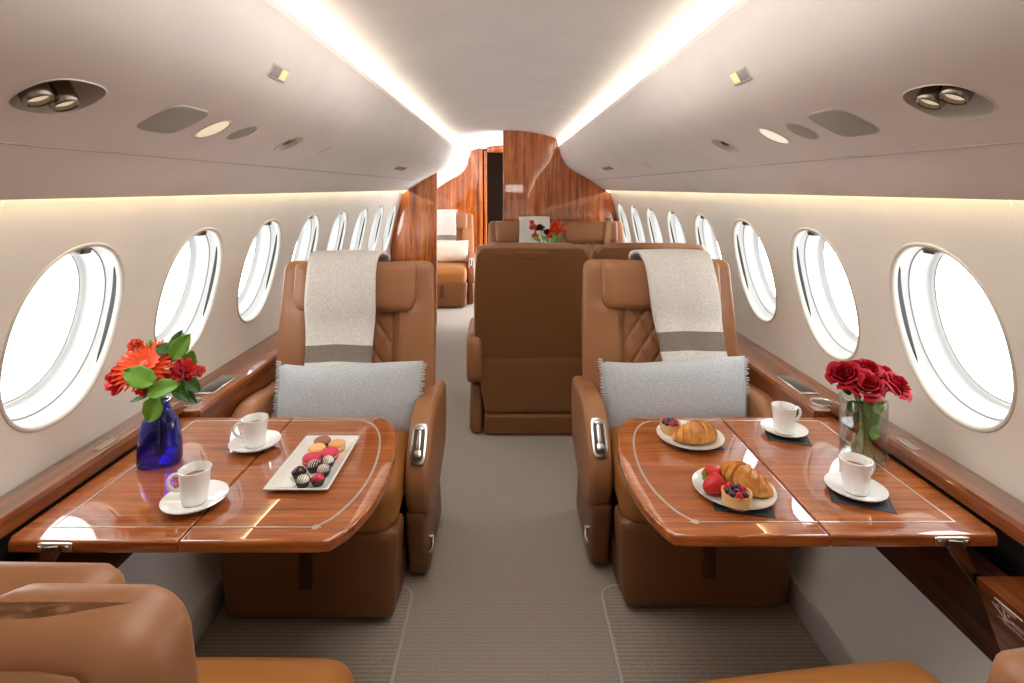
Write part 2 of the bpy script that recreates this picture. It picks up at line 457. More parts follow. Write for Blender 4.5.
def place(o, px, py):
    P, d, n = on_panel(px, py); m, _ = frame(P, d, n); m.translation = P; o.matrix_world = m; return o
BIG = [(60, 97), (947, 102)]; SMALL = [(289, 144), (725, 146)]
def oval_pts(a, b, n=40, pw=2.6):
    r = []
    for i in range(n):
        t = 2*pi*i/n; c, s = cos(t), sin(t); q = (abs(c)**pw+abs(s)**pw)**(-1/pw); r.append((a*c*q, b*s*q))
    return r
def cutters(lst, a, b, depth):
    out = []
    for px, py in lst:
        bm = bmesh.new(); prism(bm, oval_pts(a, b), -.12, .03, 'z')
        o = obj('cutter', bm, m_panel); place(o, px, py); out.append(o)
    return out
for side, name, y1 in ((-1, 'ceiling_left', YA), (1, 'ceiling_right', YB+.1)):
    p = obj(name, panel_solid(side, YF, y1), m_panel)
    cs = cutters([q for q in BIG if (q[0] > CX) == (side > 0)], .068, .052, .1) + cutters([q for q in SMALL if (q[0] > CX) == (side > 0)], .046, .044, .1)
    bpy.context.view_layer.update()
    for c in cs:
        md = p.modifiers.new('b', 'BOOLEAN'); md.object = c; md.operation = 'DIFFERENCE'; md.solver = 'EXACT'
    dg = bpy.context.evaluated_depsgraph_get(); me = bpy.data.meshes.new_from_object(p.evaluated_get(dg))
    p.modifiers.clear(); p.data = me
    bm = bmesh.new(); bm.from_mesh(me); finish(bm, 28); bm.to_mesh(me); bm.free()
    p['kind'] = 'structure'
    for c in cs: bpy.data.objects.remove(c)

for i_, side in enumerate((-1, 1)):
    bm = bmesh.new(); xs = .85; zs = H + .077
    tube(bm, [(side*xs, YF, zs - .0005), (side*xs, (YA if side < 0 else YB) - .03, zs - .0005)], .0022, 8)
    struct('trim_%d' % (i_+3), bm, M('headliner step shade %d' % i_, (.42, .38, .36), .7))  # thin darker strip; the shadow at the panel step is put into its colour
# domed centre of the ceiling
ARC = catmull([(-.66, 1.80), (-.645, 1.85), (-.60, 1.872), (-.53, 1.888), (-.30, 1.948), (0, 1.978), (.30, 1.948), (.53, 1.888), (.60, 1.872), (.645, 1.85), (.66, 1.80)], 6)
bm = bmesh.new(); n = len(ARC)
A = [bm.verts.new((x, YF, z)) for x, z in ARC]; B = [bm.verts.new((x, YA+.3, z)) for x, z in ARC]
for i in range(n-1): bm.faces.new((A[i], A[i+1], B[i+1], B[i]))
struct('ceiling', bm, m_ceil)
for side, nm, y1 in ((-1, 'cove_light', 6.1), (1, 'cove_light', YB-.02)):
    bm = bmesh.new(); box(bm, side*.570-.010, side*.570+.010, YF, y1, 1.812, 1.818)
    tag(obj(nm, bm, m_cove), 'warm light strip in the ceiling cove along the %s edge of the ceiling' % ('left' if side < 0 else 'right'), 'light')
    bm = bmesh.new(); box(bm, side*1.028-.006, side*1.028+.006, YF, y1, 1.392, 1.396)
    tag(obj('wall_wash_light', bm, m_wash), 'thin warm light strip above the %s hand row of windows' % ('left' if side < 0 else 'right'), 'light')

# floor, lower walls
bm = bmesh.new(); grid(bm, 10, 40, lambda u, v: (lerp(-.96, .96, u), lerp(YF, YA+.4, v), 0)); struct('floor', bm, m_carpet)
LOW = [(.945, 0), (.948, .10), (1.005, .22), (1.085, .37), (1.15, .50), (1.176, .61)]
for side, nm, y1 in ((-1, 'left', YA), (1, 'right', YB)):
    bm = bmesh.new(); pr = catmull(LOW[1:], 5)
    grid(bm, 20, len(pr)-1, lambda u, v: (side*pr[round(v*(len(pr)-1))][0], lerp(YF, y1, u), pr[round(v*(len(pr)-1))][1]))
    struct('trim_%d' % (1 if side < 0 else 2), bm, m_dado)
    bm = bmesh.new(); box(bm, min(side*.940, side*.952), max(side*.940, side*.952), YF, y1, 0, .102, .003)
    struct('baseboard_%s' % nm, bm, M('grey suede kick panel ' + nm, (.52, .49, .46), .8, bump=(20, .3, .002)))

# ------------------------------------------------------------------ bulkheads
def bulk_outline(side, x_in, z_in_top, low=0.0):
    """outline of a partition filling the section from x_in out to the wall"""
    pts = []
    if x_in * side < .53:
        xs = [x for x in [i*.05 for i in range(-20, 21)] if x_in*side < x < .53]
        pts.append((x_in, interp([(a, b) for a, b in ARC], x_in) - .002))
        for x in xs: pts.append((side*x, interp([(a, b) for a, b in ARC], side*x) - .002))
        pts += [(side*x, H+z-.002) for x, z in PANC]
    else:
        pts.append((x_in, z_in_top)); pts += [(side*x, H+z-.002) for x, z in PANC if x > abs(x_in)+.01]
    for z in (1.33, 1.24, 1.08, .93, .79, .66, .61): pts.append((side*(interp([(a, b) for a, b in WALL], z) - .003), z))
    for x, z in LOW[::-1][1:]: pts.append((side*(x-.003), max(z, low)))
    pts.append((x_in, low)); return pts
bm = bmesh.new(); prism(bm, bulk_outline(1, -.04, 0), YB, YB+.05, 'y', bev=.004); 
struct('wall_bulkhead_right', bm, m_wood_z, 'glossy upright-grained wood bulkhead right of the aft doorway', 'bulkhead')
zt = interp([(x, H+z) for x, z in PANC], .71)
bm = bmesh.new(); prism(bm, bulk_outline(-1, -.71, zt), YB-.02, YB+.02, 'y', bev=.004); 
struct('wall_partition_left', bm, m_wood_z, 'glossy wood partition behind the left row of windows', 'partition')
bm = bmesh.new(); prism(bm, bulk_outline(-1, -.38, 0), YA, YA+.05, 'y', bev=.004)
struct('wall_bulkhead_aft', bm, m_wood_z, 'wood bulkhead at the far end left of the doorway', 'bulkhead')
zc = 1.82
bm = bmesh.new(); box(bm, -.38, -.335, YA-.03, YA+.07, 0, 1.93, .004); box(bm, -.315, -.275, YA-.01, YA+.07, 0, 1.90, .004); box(bm, -.275, .2, YA+.01, YA+.06, 1.88, 2.0, .004)
struct('door_1', bm, m_wood_z, 'wooden door frame posts at the aft doorway', 'door frame')
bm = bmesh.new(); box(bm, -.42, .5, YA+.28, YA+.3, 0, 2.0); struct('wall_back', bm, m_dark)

# ------------------------------------------------------------------ side ledges
def ledge(side):
    s = side; who = 'left' if s < 0 else 'right'
    t = thing('side_ledge', 'glossy dark wood side ledge under the %s windows with cup holder and device slot' % who, 'ledge', (s*1.09, 2.3, .65))
    def add(name, bm, m): 
        o = obj(name, bm, m, t); o.data.transform(Matrix.Translation(-t.location)); return o
    # raised rail beside the table
    bm = bmesh.new()
    prism(bm, [(s*1.062, .655), (s*1.062, .682), (s*1.072, .690), (s*1.178, .672), (s*1.178, .64), (s*1.075, .64)], -.8, 1.80, 'y', bev=.004)
    add('raised_rail', bm, m_wood_y)
    # lower run beside the seats
    y1 = YB - .05 if s < 0 else 2.82
    bm = bmesh.new()
    prism(bm, [(s*1.0, .45), (s*1.0, .655), (s*1.008, .663), (s*1.178, .655), (s*1.178, .60), (s*1.12, .45)], 1.79, y1, 'y', bev=.003)
    add('ledge_top', bm, m_wood_y)
    if s > 0:
        bm = bmesh.new(); prism(bm, [(s*1.137, .5), (s*1.137, .655), (s*1.142, .663), (s*1.178, .655), (s*1.17, .5)], 2.82, YB-.02, 'y', bev=.003)
        add('ledge_strip', bm, m_wood_y)
    # fascia below the table, with the dark stowage pocket
    bm = bmesh.new()
    outl = catmull([(s*1.070, .345), (s*1.062, .42), (s*1.055, .50), (s*1.05, .56)], 4)
    prism(bm, outl + [(s*1.075, .56), (s*1.10, .36)], .95, 1.85, 'y', bev=.002)
    add('fascia', bm, m_wood_dark)
    bm = bmesh.new(); box(bm, min(s*1.10, s*1.13), max(s*1.10, s*1.13), 1.1, 1.82, .50, .655)
    add('stowage_pocket', bm, m_black)
    # forward console box
    bm = bmesh.new()
    prism(bm, [(s*.985, .560), (s*.985, .575), (s*1.15, .575), (s*1.15, .5), (s*1.08, .352), (s*1.062, .345)], -.6, 1.15, 'y', bev=.003)
    add('console', bm, m_wood_y)
    # device slot and cup holder on top
    bm = bmesh.new(); box(bm, min(s*1.035, s*1.105), max(s*1.035, s*1.105), 1.93, 2.12, .658, .666, .003)
    o = add('device_tray', bm, m_metal)
    bm = bmesh.new(); box(bm, min(s*1.042, s*1.098), max(s*1.042, s*1.098), 1.942, 2.108, .660, .6675, .002)
    sc = obj('device_screen', bm, m_screen, o); sc.data.transform(Matrix.Translation(-t.location))
    bm = bmesh.new(); lathe(bm, [(.030, .001), (.034, .006), (.039, .006), (.041, .001)], 32, (s*1.07, 1.855, .660)); add('cup_holder', bm, m_metal)
    bm = bmesh.new(); lathe(bm, [(0, .0035), (.032, .0035)], 32, (s*1.07, 1.855, .660)); add('cup_well', bm, m_metald)
    # lift tab on the rail
    bm = bmesh.new(); softbox(bm, (.012, .035, .003), .003, 4, center=(s*1.10, 1.50, .688)); add('rail_tab', bm, m_metal)
    return t
lg = ledge(-1); rg = ledge(1)
# placard on the forward console (right): tiny printed lines round a seat pictogram
pl = thing('placard', 'small white printed pictogram placard on the dark console side at bottom right', 'placard', (.9935, 1.088, .5385), rot=(0, radians(-19.7), 0)); pl.scale = (1, .85, .8)
bm = bmesh.new()
def mark(y0, y1, z0, z1): box(bm, -.0008, .0004, y0, y1, z0, z1)
def sh(y, z): return z
for (y0, y1, z) in ((.02, -.05, .030), (.012, -.035, .024), (.006, -.03, .018)): mark(y1, y0, z, z+.0028)
obj_lines = [(-.055, -.012, -.004), (-.04, -.012, -.010), (-.045, -.015, -.015), (-.03, .03, -.026), (-.02, .018, -.032), (-.05, -.01, -.032)]
for y0, y1, z in obj_lines: mark(y0, y1, z, z+.0025)
for k_ in range(14):
    a = k_/13
    mark(lerp(.028, -.006, a), lerp(.034, .0, a), lerp(.006, -.016, min(1, a*1.6)) , lerp(.012, -.006, min(1, a*1.6)))
mark(.000, .006, -.018, .014); mark(-.012, -.006, .004, .012); mark(-.018, -.009, -.012, -.003); mark(.008, .016, -.022, -.017); mark(.014, .022, .010, .015)
obj('printing', bm, m_mark, pl)

bm = bmesh.new(); box(bm, -1.2, 1.2, YF-.03, YF, 0, 2.0); struct('wall_front', bm, m_wall)
# footwell mats
def mat_obj(side):
    pts = []
    x0, x1 = .322, .938; y0, y1 = .55, 1.90; r = .06
    base = [(x1, y0), (x0, y0)] + [(x0 + r - r*cos(a), y1 - r + r*sin(a)) for a in [i*pi/12 for i in range(7)]] + [(x1, y1)]
    base = [(side*x, y) for x, y in base]
    bm = bmesh.new(); prism(bm, base, .0, .009, 'z')
    t = thing('footwell_mat', 'ribbed taupe footwell mat with pale bound edge under the %s table' % ('left' if side < 0 else 'right'), 'mat', (0, 0, 0))
    obj('mat_pile', bm, m_mat, t)
    bm = bmesh.new(); tube(bm, [(x, y, .009) for x, y in base[1:-1]] + [(base[-1][0], base[-1][1], .009)], .0055, 8)
    obj('bound_edge', bm, m_matedge, t)
mat_obj(-1); mat_obj(1)

# ------------------------------------------------------------------ seats
def T(y, z):      # backrest local -> seat: lean
    return y, z
LEAN = radians(8.5)
def make_seat(label):
    t = thing('cabin_seat', label, 'seat')
    RB = Matrix.Rotation(-LEAN, 3, 'X')
    # pedestal and base
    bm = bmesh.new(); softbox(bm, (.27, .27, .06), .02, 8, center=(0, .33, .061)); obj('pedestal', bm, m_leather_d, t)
    bm = bmesh.new(); softbox(bm, (.25, .20, .10), .02, 6, center=(0, .33, .21)); obj('seat_mount', bm, m_dark, t)
    # leg rest: flared panel below the cushion
    def lr(p):
        k = 1 - .075*(max(0, .15 - p.z)/.30); p.x *= k; p.y += .02*(p.z < 0)*(-p.z/.15)*.2; return p
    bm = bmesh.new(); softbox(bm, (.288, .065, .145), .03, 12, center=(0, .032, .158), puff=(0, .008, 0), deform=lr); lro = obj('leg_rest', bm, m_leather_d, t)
    bm = bmesh.new(); box(bm, -.020, .020, -.048, -.036, .13, .275, .003); obj('pull_strap', bm, M('dark leather strap', (.07, .022, .009), .5), lro)
    # side panels with recline lever
    for s in (-1, 1):
        def sp(p, s=s):
            p.y += -.10*(p.z/.14)*.5; return p
        bm = bmesh.new(); softbox(bm, (.038, .20, .135), .025, 8, center=(s*.315, .34, .142), deform=sp)
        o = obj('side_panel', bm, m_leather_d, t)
        bm = bmesh.new(); tube(bm, [(s*.352, .20, .14), (s*.366, .20, .14)], .011, 12); tube(bm, [(s*.362, .20, .14), (s*.366, .17, .128), (s*.364, .145, .122)], [.006, .007, .008], 8)
        obj('recline_lever', bm, m_metal, o)
    # cushion
    def cd(p):
        if p.y < -.15: p.z -= .03*((-.15 - p.y)/.14)**2
        return p
    bm = bmesh.new(); softbox(bm, (.278, .295, .088), .05, 14, center=(0, .27, .385), puff=(0, .012, .018), deform=cd); obj('seat_cushion', bm, m_leather_o, t)
    # arms
    prof = catmull([(.60, .545), (.48, .572), (.34, .590), (.25, .585), (.175, .545), (.12, .48), (.085, .41), (.085, .34), (.12, .27), (.18, .235), (.30, .225), (.48, .26), (.60, .33)], 4, True)
    for s in (-1, 1):
        bm = bmesh.new(); prism(bm, prof, s*.282, s*.368, 'x', bev=.024, seg=5); a = obj('armrest', bm, m_leather, t, angle=50)
        # recessed metal control plate on the sloping nose
        base = Vector((s*.325, .134, .500))
        dv = Vector((0, .068, .085)).normalized(); nv = Vector((0, -dv.z, dv.y)); xv = Vector((1, 0, 0))
        def Q(x, u, w, base=base, dv=dv, nv=nv, xv=xv): return base + xv*x + dv*u + nv*w
        def plate(hx, hu, w0, w1, u0=0, x0=0, r=.010):
            b2 = bmesh.new(); ol = oval_pts(hx, hu, 28, 5); prism(b2, ol, w0, w1, 'z', bev=.0012, seg=2)
            for v in b2.verts: v.co = Q(v.co.x + x0, v.co.y + u0, v.co.z)
            return b2
        pl_ = obj('control_plate', plate(.026, .066, -.012, .006), m_metal, a)
        obj('control_recess', plate(.019, .057, .002, .0085), m_recess, a)
        b2 = plate(.0065, .034, .006, .0125, .008); merge(b2, plate(.012, .011, .006, .016, -.034)); merge(b2, plate(.012, .006, .006, .013, .048))
        obj('control_lever', b2, m_metal, a)
    # backrest with bolsters
    HB = .375
    def bd(p):
        w = 1 - .035*sstep(0, HB, p.z)
        p.x *= w
        if p.y < 0:
            k = 1 - sstep(.155, .185, abs(p.x)); edge = sstep(.20, .315, abs(p.x))
            p.y += .030*k*(-p.y/.06) + .028*edge*(-p.y/.06)
            if p.z > .19: p.y += .02*(1-edge)
        else:
            p.y += -.004
        return p
    bc = Vector((0, .535, .700))
    bm = bmesh.new(); softbox(bm, (.328, .060, HB), .040, 30, center=bc, deform=bd, rot=RB); obj('backrest', bm, m_leather, t)
    def BP(x, y, z): return bc + RB @ Vector((x, y, z))
    bm = bmesh.new()
    def quilt(u, v):
        x = lerp(-.160, .160, u); z = lerp(-.30, .20, v)
        a = (x/.088 + z/.125); b = (x/.088 - z/.125)
        da = abs(a - round(a)); db = abs(b - round(b)); d = min(da, db)
        h = .0095*(1 - math.exp(-d*10))
        e = sstep(0, .04, min(u, 1-u))*sstep(0, .02, min(v, 1-v))
        return BP(x, -.036 - h*e + .004*(1-e), z)
    grid(bm, 64, 96, quilt); obj('quilted_panel', bm, m_leather_d if False else m_leather, t, angle=60)
    # headrest
    def hd(p):
        if p.z < -.05: p.x *= 1 - .06*((-.05-p.z)/.05)
        return p
    bm = bmesh.new(); softbox(bm, (.250, .040, .100), .026, 14, center=BP(0, -.048, .268), puff=(0, .014, .004), deform=hd, rot=RB); obj('headrest', bm, m_leather, t)
    # rear shell
    bm = bmesh.new()
    softbox(bm, (.322, .018, .345), .016, 12, center=BP(0, .062, .030), rot=RB,
            deform=lambda p: Vector((p.x*(1-.03*sstep(0, .35, p.z)) * (1 - .0*p.z) - math.copysign(.03*sstep(.27, .345, p.z)**2*sstep(.2, .32, abs(p.x)), p.x), p.y, p.z)))
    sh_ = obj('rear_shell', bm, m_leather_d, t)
    bm = bmesh.new(); softbox(bm, (.095, .006, .020), .005, 6, center=BP(0, .080, .335), rot=RB); obj('rear_flap', bm, m_leather_d, sh_)
    bm = bmesh.new()
    softbox(bm, (.292, .03, .153), .010, 10, center=(0, .552, .278), deform=lambda p: Vector((p.x*(1 - .09*max(0, -p.z)/.14), p.y, p.z)))
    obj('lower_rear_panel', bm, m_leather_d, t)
    return t
seat0 = make_seat('tan leather seat facing forward at the left wood table, draped with a striped throw')
seat0.location = (-.628, 1.75, .008)
G = 'tan leather cabin seats'
seat0['group'] = G
seatR = dup(seat0, (.65, 1.80, .008), 0, 'tan leather seat facing forward at the right wood table behind the croissants', G)
fgl = dup(seat0, (-.570, 1.045, .008), pi, 'tan leather seat seen from behind in the bottom left foreground corner', G)
fgr = dup(seat0, (.535, 1.02, .004), pi + radians(7), 'tan leather seat just entering the bottom right foreground corner', G)
for t in (fgl, fgr):
    for ch in t.children:
        k_ = ch.name.split('.')[0]
        if k_ == 'armrest': ch.location.z = -.135
        if k_ in ('backrest', 'headrest', 'quilted_panel', 'rear_shell', 'lower_rear_panel'): ch.location = (0, .035, -.006 if k_ != 'headrest' else -.030)
        if k_ == 'headrest': ch.scale.x = .90
        if k_ == 'seat_cushion': ch.location = (0, -.02, .02)
ctr = dup(seat0, (.14, 3.66, 0), pi, 'tan leather seat in mid cabin turned with its full back to view', G)
pr = dup(seat0, (.80, 3.66, 0), pi, 'tan leather seat back partly hidden behind the right hand seat with the throw', G, skip=('armrest', 'side_panel'))
fa = dup(seat0, (.14, 4.68, 0), 0, 'tan leather seat against the right bulkhead with a plain white throw', G)
fb = dup(seat0, (.80, 4.68, 0), 0, 'tan leather seat against the right bulkhead with a shoulder belt', G, skip=('armrest', 'side_panel'))
far = dup(seat0, (-.745, 6.32, 0), 0, 'farthest tan leather seat at left beyond the partition with cream cushion', G)
for ch in fgr.children:
    if ch.name.split('.')[0] in ('backrest', 'headrest', 'quilted_panel', 'rear_shell', 'lower_rear_panel'): ch.location.z -= .040; ch.location.x -= .02
def drop_arm(root, side):      # seats in a pair share no arm on this side
    for ch in list(root.children):
        if ch.name.startswith(('armrest', 'side_panel')):
            if sum(v.co.x for v in ch.data.vertices)*side > 0:
                for g in list(ch.children):
                    for h in list(g.children): bpy.data.objects.remove(h)
                    bpy.data.objects.remove(g)
                bpy.data.objects.remove(ch)
drop_arm(ctr, -1); drop_arm(fa, 1)

# ------------------------------------------------------------------ throws and cushions
def throw(label, seat, x_top, x_bot, w_top, w_bot, z_bot, stripe=(.66, .74), name='throw_blanket', mats=None, back=.25, lift=0.0, wave=1.0):
    """a wool throw laid over the top of a seat back"""
    sx, sy, sz = seat.location
    BPc = Vector((0, .535, .706)); RB = Matrix.Rotation(-LEAN, 3, 'X')
    def B(y, z): p = BPc + RB @ Vector((0, y, z)); return (p.y, p.z)
    front = [(B(-.115, .12)[0]+.0, z_bot)] if z_bot < .6 else []
    path = [(B(-.078, -.3)[0], z_bot), (B(-.085, -.1)[0]-.005, lerp(z_bot, .80, .5)), B(-.100, .11), B(-.116, .20), B(-.120, .28), B(-.104, .355), B(-.065, .388), B(0, .392), B(.065, .385), B(.098, .36), B(.102, .25), B(.102, .375-back)]
    P = catmull(path, 8); L = [0]
    for a, b in zip(P, P[1:]): L.append(L[-1] + math.hypot(a[0]-b[0], a[1]-b[1]))
    tot = L[-1]; ztop = 1.1
    def pt(v):
        s = v*tot
        for i in range(len(L)-1):
            if L[i] <= s <= L[i+1]+1e-9:
                t = (s-L[i])/(L[i+1]-L[i]+1e-9); return lerp(P[i][0], P[i+1][0], t), lerp(P[i][1], P[i+1][1], t), L[i]
        return P[-1][0], P[-1][1], tot
    ltop = L[P.index(max(P, key=lambda q: q[1]))]
    bm = bmesh.new()
    def fn(u, v):
        y, z, s = pt(v); k = min(1, (v*tot)/ltop)
        w = lerp(w_bot, w_top, k); xc = lerp(x_bot, x_top, k)
        x = xc + (u-.5)*w + .003*wave*sin(v*17 + u*3)
        nz = noise.noise(Vector((u*3.0, v*7, x_top*9)))
        y2 = y - (.004*wave*(nz + .5*sin(u*9 + v*3)) + .003) * (1 if v*tot < ltop else -1)
        return (sx + x, sy + y2 , sz + z + lift + (.004*wave*sin(u*pi)))
    def mt(u, v):
        s = v*tot; z = pt(v)[1]
        return 1 if (stripe and stripe[0] < z < stripe[1] and s < ltop) else 0
    grid(bm, 20, 150, fn, mt)
    o = obj(name, bm, [m_blanket, m_stripe] if not mats else mats, angle=60)
    md = o.modifiers.new('s', 'SOLIDIFY'); md.thickness = .016; md.offset = 1
    tag(o, label, 'blanket'); return o
throw('oatmeal wool throw with taupe stripe over the left table seat', seat0, -.040, -.038, .285, .262, .655, (.685, .752))
throw('oatmeal wool throw with taupe stripe slanting over the right table seat', seatR, .052, .112, .29, .265, .66, (.712, .79))
throw('plain white throw on the bulkhead seat behind the orange flowers', fa, .12, .12, .29, .29, .62, None)
throw('white throw with grey stripe on the farthest left seat', far, -.02, -.02, .27, .27, .60, (.74, .80))

def cushion(label, x, y, z, w, h, rotx, m, fringe=True, rotz=0, roty=0):
    t = thing('cushion', label, 'cushion', (x, y, z), rot=(rotx, roty, rotz))
    bm = bmesh.new(); nn = 22; hw, hh = w/2, h/2
    def side(sg):
        def f(u, v):
            a, b = 2*u-1, 2*v-1
            ea = 1 - abs(a)**2.6; eb = 1 - abs(b)**2.6
            d = .068*max(0, ea*eb)**.55
            pin = 1 - .07*(1-abs(a)**3 * 1.0)*(abs(b)**8)
            pinx = 1 - .035*(1-abs(b)**3)*(abs(a)**8)
            wr = .0035*noise.noise(Vector((a*2.2+x, b*2.2, sg*3)))*ea*eb
            return (a*hw*pinx, sg*(d + wr), b*hh*pin + .01*sin(a*2.2)*(abs(b)))
        return f
    grid(bm, nn, nn, side(-1)); grid(bm, nn, nn, side(1)); bmesh.ops.remove_doubles(bm, verts=bm.verts[:], dist=.0008)
    obj('cover', bm, m, t, angle=80)
    if fringe:
        for sg in (-1, 1):
            bm = bmesh.new()
            for i in range(60):
                v = -1 + 2*(i+.5)/60; r = random.Random(i*7+sg)
                x0 = sg*hw*(1-.035*(1-abs(v)**3)) ; z0 = v*hh
                L_ = r.uniform(.010, .019); x1 = x0 + sg*L_; dz = r.uniform(-.005, .005); dy = r.uniform(-.006, .006)
                tube(bm, [(x0 - sg*.006, 0, z0), (x0+sg*L_*.5, dy*.3, z0+dz*.3), (x1, dy, z0+dz)], [.0016, .0016, .0009], 4)
            obj('fringe', bm, m_fringe, t)
    return t
cushion('pale grey fringed lumbar cushion on the left table seat', -.607, 2.095, .580, .56, .275, radians(-14), m_pillow, roty=radians(.8))
cushion('pale grey fringed lumbar cushion on the right table seat', .655, 2.125, .588, .57, .27, radians(-14), m_pillow, roty=radians(-.2))
cushion('cream lumbar cushion on the farthest left seat', -.72, 6.68, .61, .50, .27, radians(-14), m_pillow_c, fringe=False)
# shoulder belt on the outer bulkhead seat
bt = thing('shoulder_belt', 'tan shoulder belt hanging over the outer bulkhead seat', 'seat belt', (.96, 5.19, 1.0))
bm = bmesh.new()
pth = catmull([(.0, .08, .085), (.0, -.03, .100), (-.01, -.065, .02), (-.03, -.085, -.2), (-.06, -.105, -.42)], 5)
grid(bm, 1, len(pth)-1, lambda u, v: (pth[round(v*(len(pth)-1))][0] + (u-.5)*.055, pth[round(v*(len(pth)-1))][1], pth[round(v*(len(pth)-1))][2]))
o = obj('webbing', bm, m_belt, bt); o.modifiers.new('s', 'SOLIDIFY').thickness = .003
bm = bmesh.new(); box(bm, -.035, .03, -.045, -.02, .085, .118, .004); obj('belt_guide', bm, m_metald, bt)

# ------------------------------------------------------------------ tables
TZ = .65
def bow(y):     # inboard edge of the table over its length
    return interp(BOWC, y)
BOW = [(1.150, .372), (1.20, .340), (1.30, .313), (1.42, .305), (1.55, .315), (1.66, .338), (1.735, .372), (1.768, .41)]
BOWC = catmull([(p[0], p[1]) for p in BOW], 6)
def table(side):
    s = side; who = 'left' if s < 0 else 'right'
    lab = ('glossy folding wood table on the left holding the blue vase and sweets tray' if s < 0 else
           'glossy folding wood table on the right holding the croissant plates and roses')
    t = thing('folding_table', lab, 'table', (s*.70, 1.46, TZ))
    off = Matrix.Translation(-t.location)
    def add(n, bm, m, par=t, angle=38):
        o = obj(n, bm, m, par, angle=angle); o.data.transform(off); return o
    y0, y1 = (1.146 if s < 0 else 1.165), 1.768
    inner = [(s*x, y) for y, x in BOWC if y >= y0]
    ol = [(s*.6885, y0)] + [(s*.40, y0)] + inner + [(s*.6885, y1)]
    bm = bmesh.new(); prism(bm, ol, TZ-.027, TZ, 'z', bev=.006, seg=3); add('inner_leaf', bm, m_wood_x)
    bm = bmesh.new(); prism(bm, [(s*.6915, y0), (s*1.045, y0), (s*1.058, y0+.018), (s*1.058, y1), (s*.6915, y1)], TZ-.027, TZ, 'z', bev=.006, seg=3); add('outer_leaf', bm, m_wood_x)
    # metal line inlaid all round
    pth = [(s*1.0, y1-.04), (s*1.0, y0+.055), (s*.985, y0+.047)] + [(s*x, y0+.047) for x in (.9, .8, .7, .6, .5, .42)]
    bm = bmesh.new()
    ribbon(bm, [(s*.992, y1-.035), (s*.992, y0+.047)], .0035, TZ)
    ribbon(bm, [(s*.992, y0+.047), (s*.6925, y0+.047)], .0035, TZ); ribbon(bm, [(s*.6875, y0+.047), (s*.405, y0+.047)], .0035, TZ)
    bl = [(s*(x+.046), lerp(y0+.047, y1-.03, (y-1.15)/(1.768-1.15))) for y, x in BOWC]
    ribbon(bm, bl, .006, TZ); ribbon(bm, [bl[-1], (s*.6875, y1-.03)], .0035, TZ); ribbon(bm, [(s*.6925, y1-.03), (s*.992, y1-.03)], .0035, TZ)
    lathe(bm, [(0, .0016), (.007, .0014), (.0085, -.001)], 20, (bl[0][0], bl[0][1], TZ)); add('metal_inlay', bm, m_inlay)
    # bracket at the near edge
    b = bmesh.new(); xh = s*.945
    softbox(b, (.037, .004, .009), .0035, 5, center=(xh, y0-.003, TZ-.010)); 
    for dx in (-.028, .028): tube(b, [(xh+dx, y0-.004, TZ-.010), (xh+dx, y0-.011, TZ-.010)], .0055, 12)
    br = add('hinge_plate', b, m_metal)
    b = bmesh.new(); pts = [(xh - s*.012, TZ-.004), (xh + s*.018, TZ-.006), (xh + s*.036, TZ-.055), (xh + s*.09, TZ-.135), (xh + s*.075, TZ-.140), (xh+s*.015, TZ-.065), (xh - s*.004, TZ-.04), (xh - s*.016, TZ-.018)]
    prism(b, pts, y0-.012, y0-.007, 'y', bev=.0012, seg=2); add('support_arm', b, m_metald, br)
    # slide rail under the leaf (seen as a dark edge from below)
    b = bmesh.new(); box(b, min(s*.45, s*1.05), max(s*.45, s*1.05), 1.40, 1.48, TZ-.045, TZ-.027, .004); add('slide_rail', b, m_metald)
    return t
table(-1); table(1)
# distant conference table between the facing pairs
ct = thing('conference_table', 'wood table between the facing seat pairs in mid cabin, mostly hidden', 'table', (.55, 4.15, TZ))
bm = bmesh.new(); box(bm, -.52, .56, -.27, .27, -.03, 0, .01); obj('tabletop', bm, m_wood_x, ct)
bm = bmesh.new(); box(bm, .0, .45, -.06, .06, -TZ, -.03, .01); obj('pedestal', bm, m_wood_dark, ct)

def tp(px, py, dz=0.0):
    y = (H - TZ)*F/(py - CY); return ((px - CX)*y/F, y)

# ------------------------------------------------------------------ crockery
def make_cup(name, label, x, y, d=.15, rz=0, sc=1.0):
    s = thing('saucer', label.replace('CUP', 'saucer'), 'saucer', (x, y, TZ + .0015))
    R = d/2
    bm = bmesh.new(); lathe(bm, [(0, .004), (.024, .004), (.030, .006), (R*.72, .010), (R*.97, .0165), (R, .0175), (R*.995, .0155), (R*.72, .005), (.028, 0), (0, 0)], 48)
    so = obj('dish', bm, m_white, s)
    c = thing('coffee_cup', label.replace('CUP', 'cup'), 'cup', (x, y, TZ + .0060), rz)
    hh = .078*sc; r1 = .0355*sc
    bm = bmesh.new()
    lathe(bm, [(0, .002), (.023, .0), (.0265, .002), (.0285, .012), (.0305, .03), (.0325, .055), (r1, hh), (r1-.0016, hh+.0008), (r1-.003, hh-.002), (.029, .055), (.0265, .03), (.023, .010), (0, .006)], 40)
    obj('cup_body', bm, m_white, c)
    bm = bmesh.new(); hp = [(.031, 0, hh*.86), (.043, 0, hh*.90), (.053, 0, hh*.80), (.054, 0, hh*.62), (.046, 0, hh*.47), (.036, 0, hh*.42), (.029, 0, hh*.45)]
    tube(bm, catmull(hp, 4), .0042, 8); obj('handle', bm, m_white, c)
    bm = bmesh.new(); lathe(bm, [(0, .058*sc), (.0305, .058*sc)], 32); obj('coffee', bm, m_coffee, c)
    return s, c
